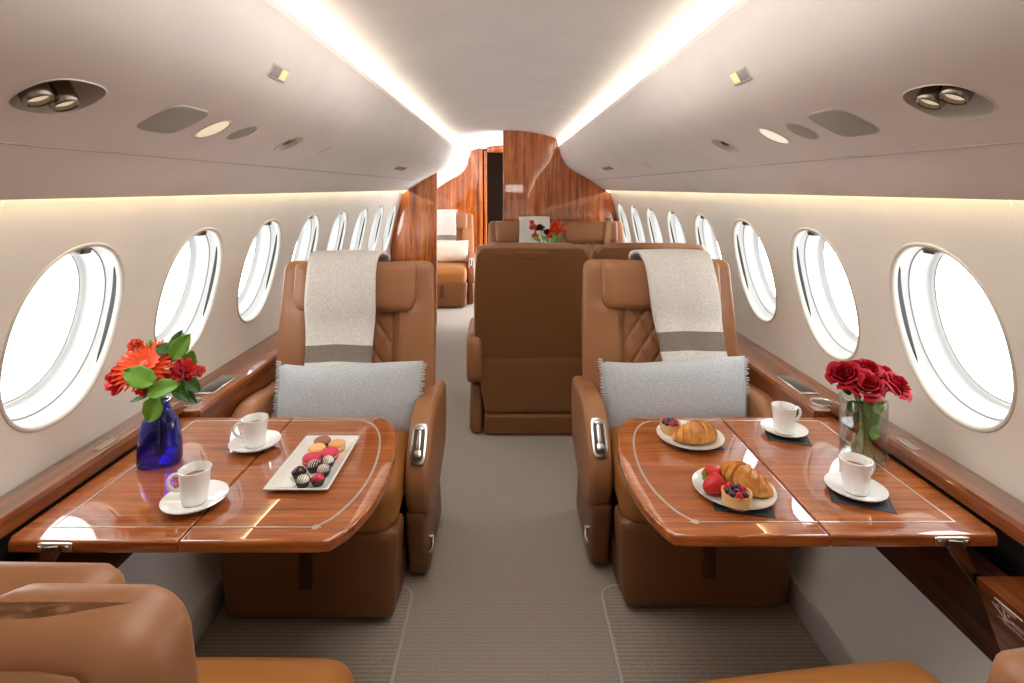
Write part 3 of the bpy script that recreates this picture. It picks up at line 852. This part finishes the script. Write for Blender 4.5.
cups = [((255, 447), .138, radians(-150), 'white espresso CUP on the left table near the seat, beside the macaron tray'),
        ((195, 504), .142, radians(-160), 'white espresso CUP on the left table in front of the blue vase'),
        ((784, 433.5), .130, radians(10), 'white espresso CUP on the right table by the seat, on a slate napkin'),
        ((855.5, 493.5), .133, radians(15), 'white espresso CUP on the right table in front of the rose vase')]
for (p, d, rz, lab) in cups:
    x, y = tp(*p); make_cup('c', lab, x, y, d, rz)
def napkin(label, px, py, w, h, rz):
    x, y = tp(px, py); t = thing('napkin', label, 'napkin', (x, y, TZ), rz)
    bm = bmesh.new(); box(bm, -w/2, w/2, -h/2, h/2, 0.0002, .0012, .0003, 1); obj('cloth', bm, m_napkin, t)
    bm = bmesh.new(); q = [(-w/2+.01, -h/2+.01), (w/2-.01, -h/2+.01), (w/2-.01, h/2-.01), (-w/2+.01, h/2-.01), (-w/2+.01, -h/2+.01)]
    for a, b in zip(q, q[1:]): ribbon(bm, [a, b], .0025, .0013, .0003)
    obj('stitched_border', bm, m_napkinb, t)
napkin('dark slate napkin under the far espresso saucer on the right table', 786, 434, .115, .13, radians(-18))
napkin('dark slate napkin under the near espresso saucer on the right table', 858, 494, .13, .125, radians(-22))
napkin('dark slate napkin under the far croissant plate', 694, 440, .12, .13, radians(4))
napkin('dark slate napkin under the near croissant plate', 740, 499, .13, .13, radians(-14))

def plate(label, px, py, d):
    x, y = tp(px, py); R = d/2
    bm = bmesh.new(); lathe(bm, [(0, .003), (R*.55, .003), (R*.75, .006), (R*.97, .0165), (R, .018), (R*.998, .0155), (R*.76, .0025), (R*.55, 0), (0, 0)], 56)
    o = obj('plate', bm, m_plate, None, (x, y, TZ+.0016)); tag(o, label, 'plate'); return x, y
def croissant(label, x, y, z, rz, L=.15, sc=1.0):
    bm = bmesh.new(); N = 72; K = 22; rings = []
    for i in range(N+1):
        t = -1 + 2*i/N; ang = t*1.15; Rr = L*.42
        cx, cy = Rr*sin(ang)*1.25, -Rr*cos(ang) + Rr*.9
        env = (1-abs(t)**1.7)**.6; ridge = 1 + .16*(((1-abs(t))*4.4) % 1.0 - .5)
        r = (.008 + .026*env)*ridge*sc
        tx, ty = cos(ang)*1.25, sin(ang); ln = math.hypot(tx, ty); nx, ny = -ty/ln, tx/ln
        ring = []
        for k in range(K):
            a = 2*pi*k/K; rr = r*(1 + .05*noise.noise(Vector((t*6, cos(a)*2, sin(a)*2))))
            ring.append(bm.verts.new((cx + nx*rr*cos(a)*1.1, cy + ny*rr*cos(a)*1.1, max(0, r*.85 + rr*sin(a)))))
        rings.append(ring)
    for A, B in zip(rings, rings[1:]):
        for k in range(K): bm.faces.new((A[k], A[(k+1) % K], B[(k+1) % K], B[k]))
    bm.faces.new(rings[0]); bm.faces.new(rings[-1])
    o = obj('croissant', bm, m_cro, None, (x, y, z), (0, 0, rz), angle=35); tag(o, label, 'croissant'); return o
def blobberry(bm, c, r, mat=0):
    for i in range(26):
        f = (i+.5)/26; ph = math.acos(1-2*f); th = pi*(1+5**.5)*i
        d = Vector((sin(ph)*cos(th), sin(ph)*sin(th), cos(ph)*1.05))
        t = bmesh.new(); bmesh.ops.create_icosphere(t, subdivisions=1, radius=r*.34)
        bmesh.ops.translate(t, verts=t.verts, vec=Vector(c) + d*r*.78); merge(bm, t, mat)
    t = bmesh.new(); bmesh.ops.create_icosphere(t, subdivisions=2, radius=r*.8); bmesh.ops.translate(t, verts=t.verts, vec=Vector(c)); merge(bm, t, mat)
def tart(label, x, y, z, r=.028):
    t = thing('fruit_tart', label, 'tart', (x, y, z))
    bm = bmesh.new(); pr = [(0, 0), (r*.88, 0), (r*.93, .006), (r, .028), (r*.99, .030), (r*.90, .0285), (r*.86, .024), (0, .022)]
    lathe(bm, pr, 40)
    for v in bm.verts:
        a = math.atan2(v.co.y, v.co.x); rr = math.hypot(v.co.x, v.co.y)
        if rr > r*.8 and v.co.z > .02: v.co.z += .0012*sin(a*9)
    obj('crust', bm, m_tart, t)
    rr = random.Random(int(x*1000))
    for i, (a, q) in enumerate([(0, 0), (.3, .55), (.9, .6), (1.6, .55), (2.4, .62), (3.1, .58), (3.8, .6), (4.6, .6), (5.4, .62)]):
        bm = bmesh.new(); c = (r*q*cos(a), r*q*sin(a), .029)
        if i % 3 == 1: blobberry(bm, c, .008); obj('raspberry', bm, m_rasp, t)
        else:
            b2 = bmesh.new(); bmesh.ops.create_icosphere(b2, subdivisions=3, radius=.0078); bmesh.ops.translate(b2, verts=b2.verts, vec=c); merge(bm, b2)
            obj('blackberry', bm, m_berry, t)
    return t
def strawberry(label, x, y, z, rot, s=1.0):
    t = thing('strawberry', label, 'strawberry', (x, y, z), rot=rot)
    bm = bmesh.new(); lathe(bm, [(0, -.026*s), (.007*s, -.023*s), (.0145*s, -.012*s), (.019*s, .002*s), (.018*s, .012*s), (.011*s, .018*s), (0, .0185*s)], 24); obj('fruit', bm, m_straw, t)
    bm = bmesh.new()
    for i in range(7):
        a = 2*pi*i/7; d = Vector((cos(a), sin(a), 0)); w = Vector((-sin(a), cos(a), 0))
        p0 = Vector((0, 0, .019*s)); p1 = d*.010*s + Vector((0, 0, .022*s)); p2 = d*.020*s + Vector((0, 0, .016*s))
        v = [bm.verts.new(q) for q in (p0, p1+w*.004*s, p2, p1-w*.004*s)]; bm.faces.new(v)
    tube(bm, [(0, 0, .018*s), (.002, 0, .028*s)], .0012, 6); obj('leaf_cap', bm, m_leaf, t)
    return t
Px, Py = plate('round grey white plate with croissant nearest the right seat', 690, 440.5, .19)
croissant('golden croissant on the far plate by the right seat', Px+.012, Py-.018, TZ+.006, radians(8), .118, .92)
tart('small berry tart behind the far croissant', Px-.045, Py+.042, TZ+.006, .031)
strawberry('red strawberry at the right rim of the far plate', Px+.052, Py+.035, TZ+.025, (radians(75), 0, radians(60)), .8)
Qx, Qy = plate('round grey white plate with croissant, strawberries and tart nearest the camera', 733.5, 494, .190)
croissant('golden croissant on the near plate beside the strawberries', Qx+.030, Qy+.012, TZ+.006, radians(-52), .118, .95)
tart('mixed berry tart at the front of the near plate', Qx-.014, Qy-.052, TZ+.0065, .034)
strawberry('red strawberry lying at the back of the near plate', Qx-.036, Qy+.036, TZ+.028, (radians(100), 0, radians(-60)), 1.15)
strawberry('red strawberry lying at the front of the near plate with green cap outward', Qx-.050, Qy-.010, TZ+.029, (radians(-80), 0, radians(-70)), 1.25)
strawberry('small red strawberry tucked between tart and croissant on the near plate', Qx-.016, Qy-.026, TZ+.022, (radians(150), 0, radians(20)), .8)

# tray of sweets
tx, ty = tp(314, 462); 
tr = thing('serving_tray', 'long rectangular white tray of macarons and chocolates on the left table', 'tray', (-.511, 1.463, TZ+.0005), radians(0))
bm = bmesh.new()
def trayf(u, v):
    a, b = 2*u-1, 2*v-1; m_ = max(abs(a)*1.0, abs(b)); e = max((abs(a)*.078-.052)/.026, (abs(b)*.142-.116)/.026, 0)
    return (a*.078, b*.142, .003 + .011*min(1, e)**1.3)
grid(bm, 28, 40, trayf); o = obj('dish', bm, m_plate, tr, angle=60); md = o.modifiers.new('s', 'SOLIDIFY'); md.thickness = .004; md.offset = -1
bv = o.modifiers.new('b', 'BEVEL'); bv.width = .001
SZ = TZ + .0042
def macaron(px, py, m, mf, lab, r=.0235, tilt=0, dz=0):
    x, y = tp(px, py + 7.5); y = y; t = thing('macaron', lab, 'macaron', (x, y, SZ+dz), rot=(tilt, 0, 0))
    for (nm, z0, up) in (('lower_shell', .0, -1), ('upper_shell', .0155, 1)):
        bm = bmesh.new()
        if up > 0: lathe(bm, [(r*.9, .0135), (r, .015), (r*.99, .0185), (r*.85, .0225), (r*.5, .0245), (0, .025)], 28)
        else: lathe(bm, [(0, 0), (r*.8, .0005), (r*.97, .004), (r, .0075), (r*.92, .0095)], 28)
        obj(nm, bm, m, t)
    bm = bmesh.new(); lathe(bm, [(0, .009), (r*.93, .009), (r*.96, .0115), (r*.93, .014), (0, .014)], 28); obj('filling', bm, mf, t)
macaron(337, 444, m_mac_o, m_cream, 'tan orange macaron at the right back of the tray')
macaron(322.5, 440.5, m_mac_b, m_choc, 'cocoa brown macaron at the back end of the tray')
macaron(330, 452.5, m_mac_p, m_mac_c, 'raspberry pink macaron right of centre on the tray', tilt=radians(6))
macaron(317, 448.5, m_mac_y, m_cream, 'apricot macaron left of centre on the tray')
macaron(311.5, 458, m_mac_p, m_mac_c, 'raspberry pink macaron at the left middle of the tray')
def chocolate(px, py, m, ms, lab, dome=True):
    x, y = tp(px, py + 8.5); t = thing('chocolate', lab, 'chocolate', (x, y, SZ))
    bm = bmesh.new(); lathe(bm, [(0, 0), (.0125, 0), (.0185, .015), (.0178, .015), (.012, .002), (0, .002)], 32)
    for v in bm.verts:
        if v.co.z > .01:
            a = math.atan2(v.co.y, v.co.x); k = 1 + .05*cos(a*16); v.co.x *= k; v.co.y *= k
    obj('paper_case', bm, m_paper, t)
    bm = bmesh.new(); lathe(bm, [(0, .003), (.0125, .003), (.0155, .010), (.0152, .016), (.012, .0225), (.006, .0265), (0, .0275)], 28); obj('sweet', bm, m, t)
    if ms:
        bm = bmesh.new()
        for k in (-2, -1, 0, 1, 2):
            xx = k*.0052; h = sqrt(max(0, .0155**2 - xx**2)); pts = []
            for q in range(9):
                yy = lerp(-h, h, q/8); r_ = math.hypot(xx, yy)
                pts.append((xx + yy*.15, yy, interp([(0, .0278), (.006, .0268), (.012, .0228), (.0156, .0160), (.03, .01)], r_)))
            tube(bm, pts, .0008, 5)
        obj('icing_stripes', bm, ms, t)
chocolate(328, 459, m_wchoc, m_choc, 'white chocolate with dark stripes at the right back of the chocolates')
chocolate(314, 464, m_choc, m_wchoc, 'dark chocolate with white stripes in the middle back')
chocolate(323.5, 468.5, m_gchoc, m_wchoc, 'grey marbled chocolate in the middle of the tray')
chocolate(299, 470.5, m_choc, None, 'plain dark chocolate at the left rim of the tray')
chocolate(303, 479, m_wchoc, m_choc, 'white chocolate with dark stripes at the near left end of the tray')
chocolate(318, 477.5, m_rchoc, None, 'shiny red chocolate at the near end of the tray')

# ------------------------------------------------------------------ flowers
def petal(bm, base, out, up, L_, W, curl=.3, cup=.2, nu=5, nv=6, ruffle=0, mat=0, seed=0):
    out = Vector(out).normalized(); up = Vector(up).normalized(); side = out.cross(up).normalized()
    def f(u, v):
        a = 2*u-1; w = W*sin(pi*min(1, v*.82+.12))**.7
        rz = ruffle*sin(a*7 + seed)*v*v
        return Vector(base) + out*(L_*v*(1-.25*curl*v)) + up*(L_*curl*(v*v) + cup*W*a*a + rz) + side*(a*w)
    grid(bm, nu, nv, f, mat)
def rose(parent, c, R, m, seed=0, tilt=(0, 0, 0)):
    """bloom of overlapping cupped petals: tight spiral heart, wide curled outer petals"""
    c = Vector(c); rnd = random.Random(seed); bm = bmesh.new(); TR = Matrix.Rotation(tilt[0], 3, 'X') @ Matrix.Rotation(tilt[1], 3, 'Y')
    layers = [(2, .13, .62, 1.5, .02), (3, .24, .60, 1.0, .04), (3, .40, .56, .95, .10), (4, .58, .46, .80, .20), (5, .76, .30, .66, .34), (5, .90, .08, .62, .52)]
    for li, (n, rad, top, wd, fl) in enumerate(layers):
        off = li*1.1 + rnd.random()
        for i in range(n):
            th = off + 2*pi*i/n + rnd.uniform(-.12, .12); rr = rad*R*rnd.uniform(.94, 1.06); tz = top + rnd.uniform(-.05, .05); ph = rnd.random()*6
            def f(u, v):
                a = 2*u-1; ang = th + a*wd*(.35 + .65*sin(pi*min(1, v*.62 + .10)))
                belly = sin(pi*min(1, v*.95))**.8
                r = rr*(.30 + .70*min(1, v*1.9)**.6) + R*.05*belly + fl*R*max(0, v-.55)**1.3*1.6
                tipd = .10*a*a*R*(v**2)                      # rounded petal tip
                curl = max(0, v-.84)*R*(.6 + 1.3*fl)
                z = -R*.70 + R*(.70 + tz)*v**.9 - tipd*2.2 - curl
                r += curl*.55 + R*.03*sin(a*4 + ph)*v*v + R*.05*(a*a)*v*(li > 2) * -1
                return c + TR @ Vector((r*cos(ang), r*sin(ang), z))
            grid(bm, 8, 9, f)
    bmesh.ops.recalc_face_normals(bm, faces=bm.faces[:])
    return obj('rose_bloom', bm, m, parent, angle=70, recalc=False)
def carnation(parent, c, R, m, seed=0, up=(0, -.5, .85), name='carnation_bloom'):
    rnd = random.Random(seed); bm = bmesh.new(); upv = Vector(up).normalized(); c = Vector(c)
    t1 = upv.cross(Vector((.3, .9, .1))).normalized(); t2 = upv.cross(t1)
    for i in range(46):
        f = (i+.5)/46; ph = f*1.45; th = i*2.39996
        d = (t1*cos(th)+t2*sin(th))*sin(ph) + upv*cos(ph); d.normalize()
        q = d.orthogonal().normalized(); q.rotate(Matrix.Rotation(rnd.random()*6.28, 3, d))
        petal(bm, c - upv*R*.35 + d*R*.1, d, q, R*rnd.uniform(.95, 1.15), R*.34, .10, .30, 5, 5, ruffle=R*.07, seed=rnd.random()*6)
    return obj(name, bm, m, parent, angle=80, recalc=False)
def gerbera(parent, c, R, m, up):
    bm = bmesh.new(); upv = Vector(up).normalized(); c = Vector(c); t1 = upv.cross(Vector((0, 1, .1))).normalized(); t2 = upv.cross(t1)
    for lay, (n, rr, lift) in enumerate([(26, 1.0, .02), (24, .85, .16), (18, .55, .38)]):
        for i in range(n):
            a = 2*pi*(i + lay*.5)/n; d = t1*cos(a)+t2*sin(a)
            petal(bm, c + d*R*.08 + upv*.002*lay, (d + upv*lift), upv, R*rr, R*.085, .05 if lay < 2 else .15, .35, 3, 5)
    o = obj('gerbera_bloom', bm, m, parent, angle=80, recalc=False)
    bm = bmesh.new(); t = bmesh.new(); bmesh.ops.create_icosphere(t, subdivisions=2, radius=R*.17)
    bmesh.ops.translate(t, verts=t.verts, vec=c + upv*.006); merge(bm, t); obj('gerbera_centre', bm, m_coral, parent)
def leaf(parent, c, out, up, L_, W, m, name='leaf', curl=.1):
    bm = bmesh.new(); out = Vector(out).normalized(); up = Vector(up); up = (up - out*up.dot(out)).normalized(); side = out.cross(up)
    def f(u, v):
        a = 2*u-1; w = W*(sin(pi*v**.85)**.75)
        return Vector(c) + out*L_*v + up*(-L_*curl*v*v*1.5 + .22*W*abs(a) + .05*W*sin(v*20)*abs(a)) + side*a*w
    grid(bm, 8, 14, f); o = obj(name, bm, m, parent, angle=80); o.modifiers.new('s', 'SOLIDIFY').thickness = .0006; return o
# cobalt bottle vase on the left table
vx, vy = tp(160, 463)
vz = TZ + .0005
v = thing('blue_vase', 'cobalt blue glass bottle vase by the left windows', 'vase', (vx, vy, vz), radians(12))
bm = bmesh.new(); lathe(bm, [(0, .001), (.046, 0), (.052, .004), (.0535, .012), (.0515, .05), (.047, .095), (.040, .120), (.027, .142), (.022, .158), (.0245, .170), (.0215, .170), (.0195, .158), (.0235, .142), (.037, .119), (.044, .095), (.0485, .05), (.049, .014), (.044, .006), (0, .006)], 56, sy=.72, power=2.8)
obj('bottle', bm, m_blue, v)
bq = thing('flower_bouquet', 'bouquet of orange gerbera, red carnations and green leaves in the blue vase', 'bouquet', (vx, vy, vz))
def W(px, py, dy=0):      # bouquet point seen at a pixel, dy behind the vase axis
    y = vy + dy; return Vector(((px-CX)*y/F - vx, dy, H - (py-CY)*y/F - vz))
gc = W(146, 366, -.01); gerbera(bq, gc, .074, m_orange, (.05, -.62, .75))
carnation(bq, W(119, 379, -.02), .036, m_red, 1, (-.5, -.6, .5)); carnation(bq, W(184, 371, .0), .034, m_red, 2, (.3, -.6, .7))
carnation(bq, W(122, 372, .0), .030, m_red, 5, (-.5, -.3, .7))
carnation(bq, W(135, 344.5, .02), .019, m_coral, 3, (0, -.5, .8), 'small_bloom'); carnation(bq, W(199, 371, .02), .017, m_coral, 4, (.3, -.5, .7), 'small_bloom')
carnation(bq, W(166, 378, .0), .022, m_orange, 6, (0, -.6, .6), 'small_bloom'); carnation(bq, W(143, 389, .0), .020, m_orange, 8, (0, -.8, .3), 'small_bloom')
for (a, b, L_, Wd, mm, dy, up) in (((155, 384), (124, 370), .085, .030, m_leaf, -.06, (0, -.8, .6)), ((148, 393), (176, 384), .078, .027, m_leaf, -.06, (0, -.8, .6)),
        ((160, 396), (146, 422), .08, .031, m_leaf, -.055, (0, -1, .2)), ((172, 358), (188, 336), .07, .026, m_leaf, .0, (.3, -.8, .3)), ((175, 356), (180, 332), .075, .026, m_leaf2, .02, (0, -.8, .3)),
        ((170, 352), (157, 346), .05, .022, m_leaf2, .01, (0, -.6, .8)), ((185, 378), (199, 391), .055, .020, m_leaf2, .0, (0, -.8, .6)), ((182, 388), (196, 403), .04, .012, m_leaf2, .0, (0, -.8, .6)),
        ((186, 372), (192, 352), .055, .024, m_leaf, .02, (.2, -.8, .3)), ((172, 384), (188, 400), .05, .018, m_leaf2, -.02, (0, -.8, .6)), ((165, 366), (162, 350), .05, .024, m_leaf2, .02, (0, -.8, .6)),
        ((150, 395), (129, 401), .05, .007, m_leaf2, -.01, (0, -.8, .6)), ((176, 378), (182, 392), .05, .022, m_leaf2, -.02, (0, -1, .2))):
    A = W(a[0], a[1], dy); B = W(b[0], b[1], dy-.005); leaf(bq, A, B-A, up, (B-A).length*1.05, Wd*.92, mm)
for (p, dy) in (((146, 370), 0), ((120, 384), -.015), ((184, 378), 0), ((135, 349), .02), ((199, 376), .02), ((176, 345), 0), ((152, 395), -.05), ((165, 345), .01)):
    E = W(*p, dy); bm = bmesh.new(); tube(bm, catmull([(E.x*.12, E.y*.1, .02), (E.x*.06, E.y*.1, .15), (E.x*.3, E.y*.4, .20), tuple(E)], 5), .0018, 6); obj('stem', bm, m_stem, bq)
bm = bmesh.new(); E = W(150, 343.5, .01); t_ = bmesh.new(); bmesh.ops.create_icosphere(t_, subdivisions=2, radius=.008)
for q in t_.verts: q.co = Vector((q.co.x*.7, q.co.y*.7, q.co.z*1.5)) + E
merge(bm, t_); tube(bm, [tuple(E), tuple(W(146, 362, .01))], .0012, 5); obj('bud', bm, m_leaf, bq)

# clear vase with roses on the right table
rx, ry = tp(863, 459); rv = TZ + .0005
v = thing('glass_vase', 'clear glass cylinder vase with water by the right windows', 'vase', (rx, ry, rv))
bm = bmesh.new(); lathe(bm, [(0, 0), (.050, 0), (.053, .003), (.0535, .165), (.0525, .167), (.0505, .165), (.0500, .014), (.047, .011), (0, .011)], 56, power=2.6); obj('glass_body', bm, m_glass, v)
bm = bmesh.new(); lathe(bm, [(0, .0112), (.046, .0112), (.0495, .0145), (.0497, .095), (0, .095)], 56, power=2.6); obj('water', bm, m_water, v)
rb = thing('rose_bouquet', 'bunch of crimson roses in the clear glass vase on the right table', 'bouquet', (rx, ry, rv))
def WR(px, py, dy=0):
    y = ry + dy; return Vector(((px-CX)*y/F - rx, dy, H - (py-CY)*y/F - rv))
for (p, R, dy, tl) in (((866, 383), .040, -.045, (radians(38), 0)), ((844, 373), .036, -.02, (radians(28), radians(-28))), ((898, 384), .038, -.03, (radians(32), radians(28))),
                       ((868, 367), .033, .02, (radians(15), 0)), ((884, 373), .033, .03, (radians(20), radians(15))), ((855, 367), .029, .03, (radians(10), radians(-15)))):
    rose(rb, WR(*p, dy), R, m_rose, int(p[0]), tl)
for i, (p, dy) in enumerate((((866, 388), -.03), ((848, 380), -.01), ((892, 388), -.02), ((868, 376), .02), ((882, 378), .03), ((855, 374), .03))):
    E = WR(*p, dy); a = i*1.05; bm = bmesh.new(); tube(bm, catmull([(-.03*cos(a), .03*sin(a), .016), (E.x*.1, E.y*.1, .09), (E.x*.45, E.y*.5, .165), tuple(E)], 6), .0032, 8); obj('stem', bm, m_stem, rb)
for (a, b, Wd, dy) in (((858, 402), (848, 412), .018, -.03), ((874, 400), (882, 414), .022, -.03), ((866, 398), (872, 420), .020, -.02), ((862, 400), (856, 425), .018, 0), ((876, 404), (866, 440), .020, .01), ((850, 395), (838, 372), .015, .0), ((868, 430), (880, 436), .02, -.01)):
    A = WR(*a, dy); B = WR(*b, dy); leaf(rb, A, B-A, (0, -1, .3), (B-A).length, Wd, m_leaf if Wd > .019 else m_leaf2)
# far flower vase
fx, fy = .30, 3.98
v = thing('glass_vase', 'small clear glass vase on the far conference table', 'vase', (fx, fy, TZ+.0005))
bm = bmesh.new(); lathe(bm, [(0, 0), (.05, 0), (.055, .01), (.062, .31), (.059, .31), (.052, .015), (0, .012)], 32); obj('glass_body', bm, m_glass, v)
fb_ = thing('flower_bouquet', 'orange and plum flowers rising above the mid cabin seat back', 'bouquet', (fx, fy, TZ+.0005))
def WF(px, py, dy=0):
    y = fy + dy; return Vector(((px-CX)*y/F - fx, dy, H - (py-CY)*y/F - TZ))
for p, R, m in (((533, 227), .030, m_coral), ((535, 236), .028, m_coral), ((540, 228), .034, m_purple), ((547, 232), .026, m_purple), ((553, 230), .03, m_orange), ((556, 225), .034, m_orange), ((560, 231), .028, m_coral), ((565, 228), .022, m_coral), ((532, 222), .018, m_orange), ((549, 236), .022, m_orange)):
    carnation(fb_, WF(*p), R, m, p[0], (0, -.6, .8), 'bloom')
    E = WF(*p); bm = bmesh.new(); tube(bm, [(0, 0, .02), (E.x*.3, 0, .28), tuple(E)], .004, 6); obj('stem', bm, m_leaf, fb_)
for a, b in (((548, 242), (543, 236)), ((552, 243), (556, 236)), ((541, 241), (534, 238))):
    A = WF(*a, -.03); B = WF(*b, -.03); leaf(fb_, A, B-A, (0, -1, .3), (B-A).length*1.2, .014, m_leaf)

# ------------------------------------------------------------------ overhead fittings
def fitting(name, label, cat, px, py, group=None):
    t = thing(name, label, cat, group=group); place(t, px, py); return t
def rimmesh(a, b, w, h, pw=2.6, n=44):
    bm = bmesh.new(); rs = []
    for k, z in ((1.0, -.004), (1.0 + 0, .0015), (1+w*.5, h), (1+w, .0)): 
        rs.append([bm.verts.new((x, y, z)) for x, y in oval_pts(a*k, b*k, n, pw)])
    for A, B in zip(rs, rs[1:]):
        for i in range(n): bm.faces.new((A[i], A[(i+1) % n], B[(i+1) % n], B[i]))
    return bm
def bowl(a, b, depth, n=44, pw=2.6):
    bm = bmesh.new(); rs = []
    for k, z in ((1.0, .0), (.98, -depth*.35), (.90, -depth*.7), (.7, -depth*.95), (.35, -depth)):
        rs.append([bm.verts.new((x, y, z)) for x, y in oval_pts(a*k, b*k, n, pw)])
    for A, B in zip(rs, rs[1:]):
        for i in range(n): bm.faces.new((A[i], A[(i+1) % n], B[(i+1) % n], B[i]))
    bm.faces.new(rs[-1]); return bm
m_bowl = M('cream recess', (.62, .57, .50), .4)
for (px, py), who in zip(BIG, ('left', 'right')):
    t = fitting('reading_light', 'oval recessed pair of swivelling metal reading lights in the upper %s panel' % who, 'light', px, py)
    obj('bezel', rimmesh(.068, .052, .05, .002), m_panel, t); obj('recess', bowl(.0678, .0518, .045), m_bowl, t)
    for sx_, ln in ((-.030, .030), (.022, .034)):
        bm = bmesh.new(); lathe(bm, [(0, -.040), (.019, -.040), (.0215, -.034), (.0215, .004), (.0185, .008), (.016, .006), (.0155, -.002), (0, -.004)], 28, (0, 0, 0))
        o = obj('swivel_spot', bm, m_metald, t, (sx_, -.012, 0)); 
        bm = bmesh.new(); lathe(bm, [(0, -.0005), (.0155, -.0005)], 24); obj('lens', bm, m_lamp, o)
for (px, py), who in zip(SMALL, ('left', 'right')):
    t = fitting('spotlight', 'small recessed oval spotlight aft of the round vents in the %s panel' % who, 'light', px, py)
    obj('bezel', rimmesh(.046, .044, .12, .002), m_rim, t); obj('recess', bowl(.0458, .0438, .026), m_bowl, t)
    bm = bmesh.new(); lathe(bm, [(0, -.024), (.014, -.024), (.016, -.018), (.015, -.006), (.012, -.005), (0, -.008)], 24, (0, -.004, 0)); obj('spot', bm, m_metald, t)
def disc(a, b, z0, z1, pw=2.0, bev=.002):
    bm = bmesh.new(); prism(bm, oval_pts(a, b, 40, pw), z0, z1, 'z', bev=bev, seg=2); return bm
for px, py, who in ((174, 120, 'left'), (842, 123, 'right')):
    t = fitting('speaker_grille', 'flat grey rounded rectangular perforated grille in the %s overhead panel' % who, 'speaker', px, py)
    obj('surround', disc(.073, .056, -.003, .0012, 4.5, .0005), m_ventw, t); obj('grille', disc(.070, .053, -.001, .002, 4.5, .0005), m_vent, t)
for px, py, who in ((213, 129, 'left'), (774, 136, 'right')):
    t = fitting('dome_light', 'round cream lit dome light in the %s overhead panel' % who, 'light', px, py)
    obj('bezel', rimmesh(.037, .042, .12, .003, 2.0), m_rim, t); obj('lens', disc(.036, .041, -.004, .0015), m_lamp if who == 'left' else M('lit lamp glass', (1, .95, .8), emis=(1, .93, .78), es=.35), t)
for px, py, who in ((242, 133, 'left'), (802, 131, 'right')):
    t = fitting('round_vent', 'round grey air vent next to the dome light in the %s overhead panel' % who, 'vent', px, py)
    obj('bezel', rimmesh(.036, .041, .10, .002, 2.0), m_rim, t); obj('grille', disc(.035, .040, -.003, .001), m_vent, t)
for px, py, who in ((279, 73, 'left'), (740, 76, 'right')):
    t = fitting('indicator_light', 'small rectangular sign plate with a glowing amber lamp high in the %s panel' % who, 'sign', px, py)
    bm = bmesh.new(); box(bm, -.048, .048, -.018, .018, -.002, .002, .001); obj('plate', bm, m_ventw, t)
    bm = bmesh.new(); box(bm, -.043, .004, -.013, .013, .0015, .0026, .0005); obj('sign_face', bm, m_vent, t)
    bm = bmesh.new(); box(bm, .008, .042, -.013, .013, .0015, .0026, .0005); obj('amber_lamp', bm, m_amber, t)
for px, py, who in ((401, 168, 'left'), (607, 168, 'right')):
    t = fitting('gasper_panel', 'cluster of small air nozzles and slots far along the %s overhead panel' % who, 'vent', px, py)
    bm = bmesh.new(); prism(bm, oval_pts(.16, .035, 32, 6), -.002, .002, 'z', bev=.001); obj('plate', bm, m_panel, t)
    for i in range(6):
        bm = bmesh.new(); xx = -.13 + i*.052; lathe(bm, [(0, .003), (.008, .003), (.012, .006), (.017, .005), (.019, .001)], 20, (xx, 0, 0), sy=1.3); obj('nozzle', bm, m_ventw if i % 2 else m_metald, t)
for px, py, who in ((325, 150, 'left'), (647, 165, 'right')):
    t = fitting('seam_slot', 'faint narrow slot beside the spotlight in the %s overhead panel' % who, 'slot', px, py)
    bm = bmesh.new(); box(bm, -.012, .012, -.03, .03, -.001, .0012, .0005); obj('slot', bm, m_ventw, t)

# ------------------------------------------------------------------ light
w = bpy.data.worlds.new('sky'); bpy.context.scene.world = w; w.use_nodes = True
w.node_tree.nodes['Background'].inputs[0].default_value = (.93, .97, 1, 1); w.node_tree.nodes['Background'].inputs[1].default_value = 5.5
def area(name, loc, rot, sx_, sy_, power, col):
    l = bpy.data.lights.new(name, 'AREA'); l.shape = 'RECTANGLE'; l.size = sx_; l.size_y = sy_; l.energy = power; l.color = col
    o = bpy.data.objects.new(name, l); C.objects.link(o); o.location = loc; o.rotation_euler = rot; return o
area('ceiling_fill_front', (0, 1.3, 1.92), (0, 0, 0), .6, 1.6, 10, (1, .95, .90))  # soft fill added under the ceiling, no fixture there
area('ceiling_fill_aft', (-.5, 6.4, 1.75), (0, 0, 0), .4, 1.2, 1.6, (1, .90, .78))  # added fill to brighten the aft section, not a real lamp
area('forward_fill', (0, -.95, 1.35), (radians(90), 0, 0), 1.5, .9, 1.5, (1, .96, .90))  # unseen fill light added behind the camera

# ------------------------------------------------------------------ camera
cam = bpy.data.cameras.new('camera'); co = bpy.data.objects.new('camera', cam); C.objects.link(co)
co.location = (0, 0, H); co.rotation_euler = (radians(90), 0, 0)
cam.sensor_width = 36; cam.lens = 36*F/1024; cam.shift_x = (512-CX)/1024; cam.shift_y = -(341.5-CY)/1024
cam.clip_start = .02
sc = bpy.context.scene; sc.camera = co
sc.view_settings.view_transform = 'Standard'; sc.view_settings.look = 'None'; sc.view_settings.exposure = .52
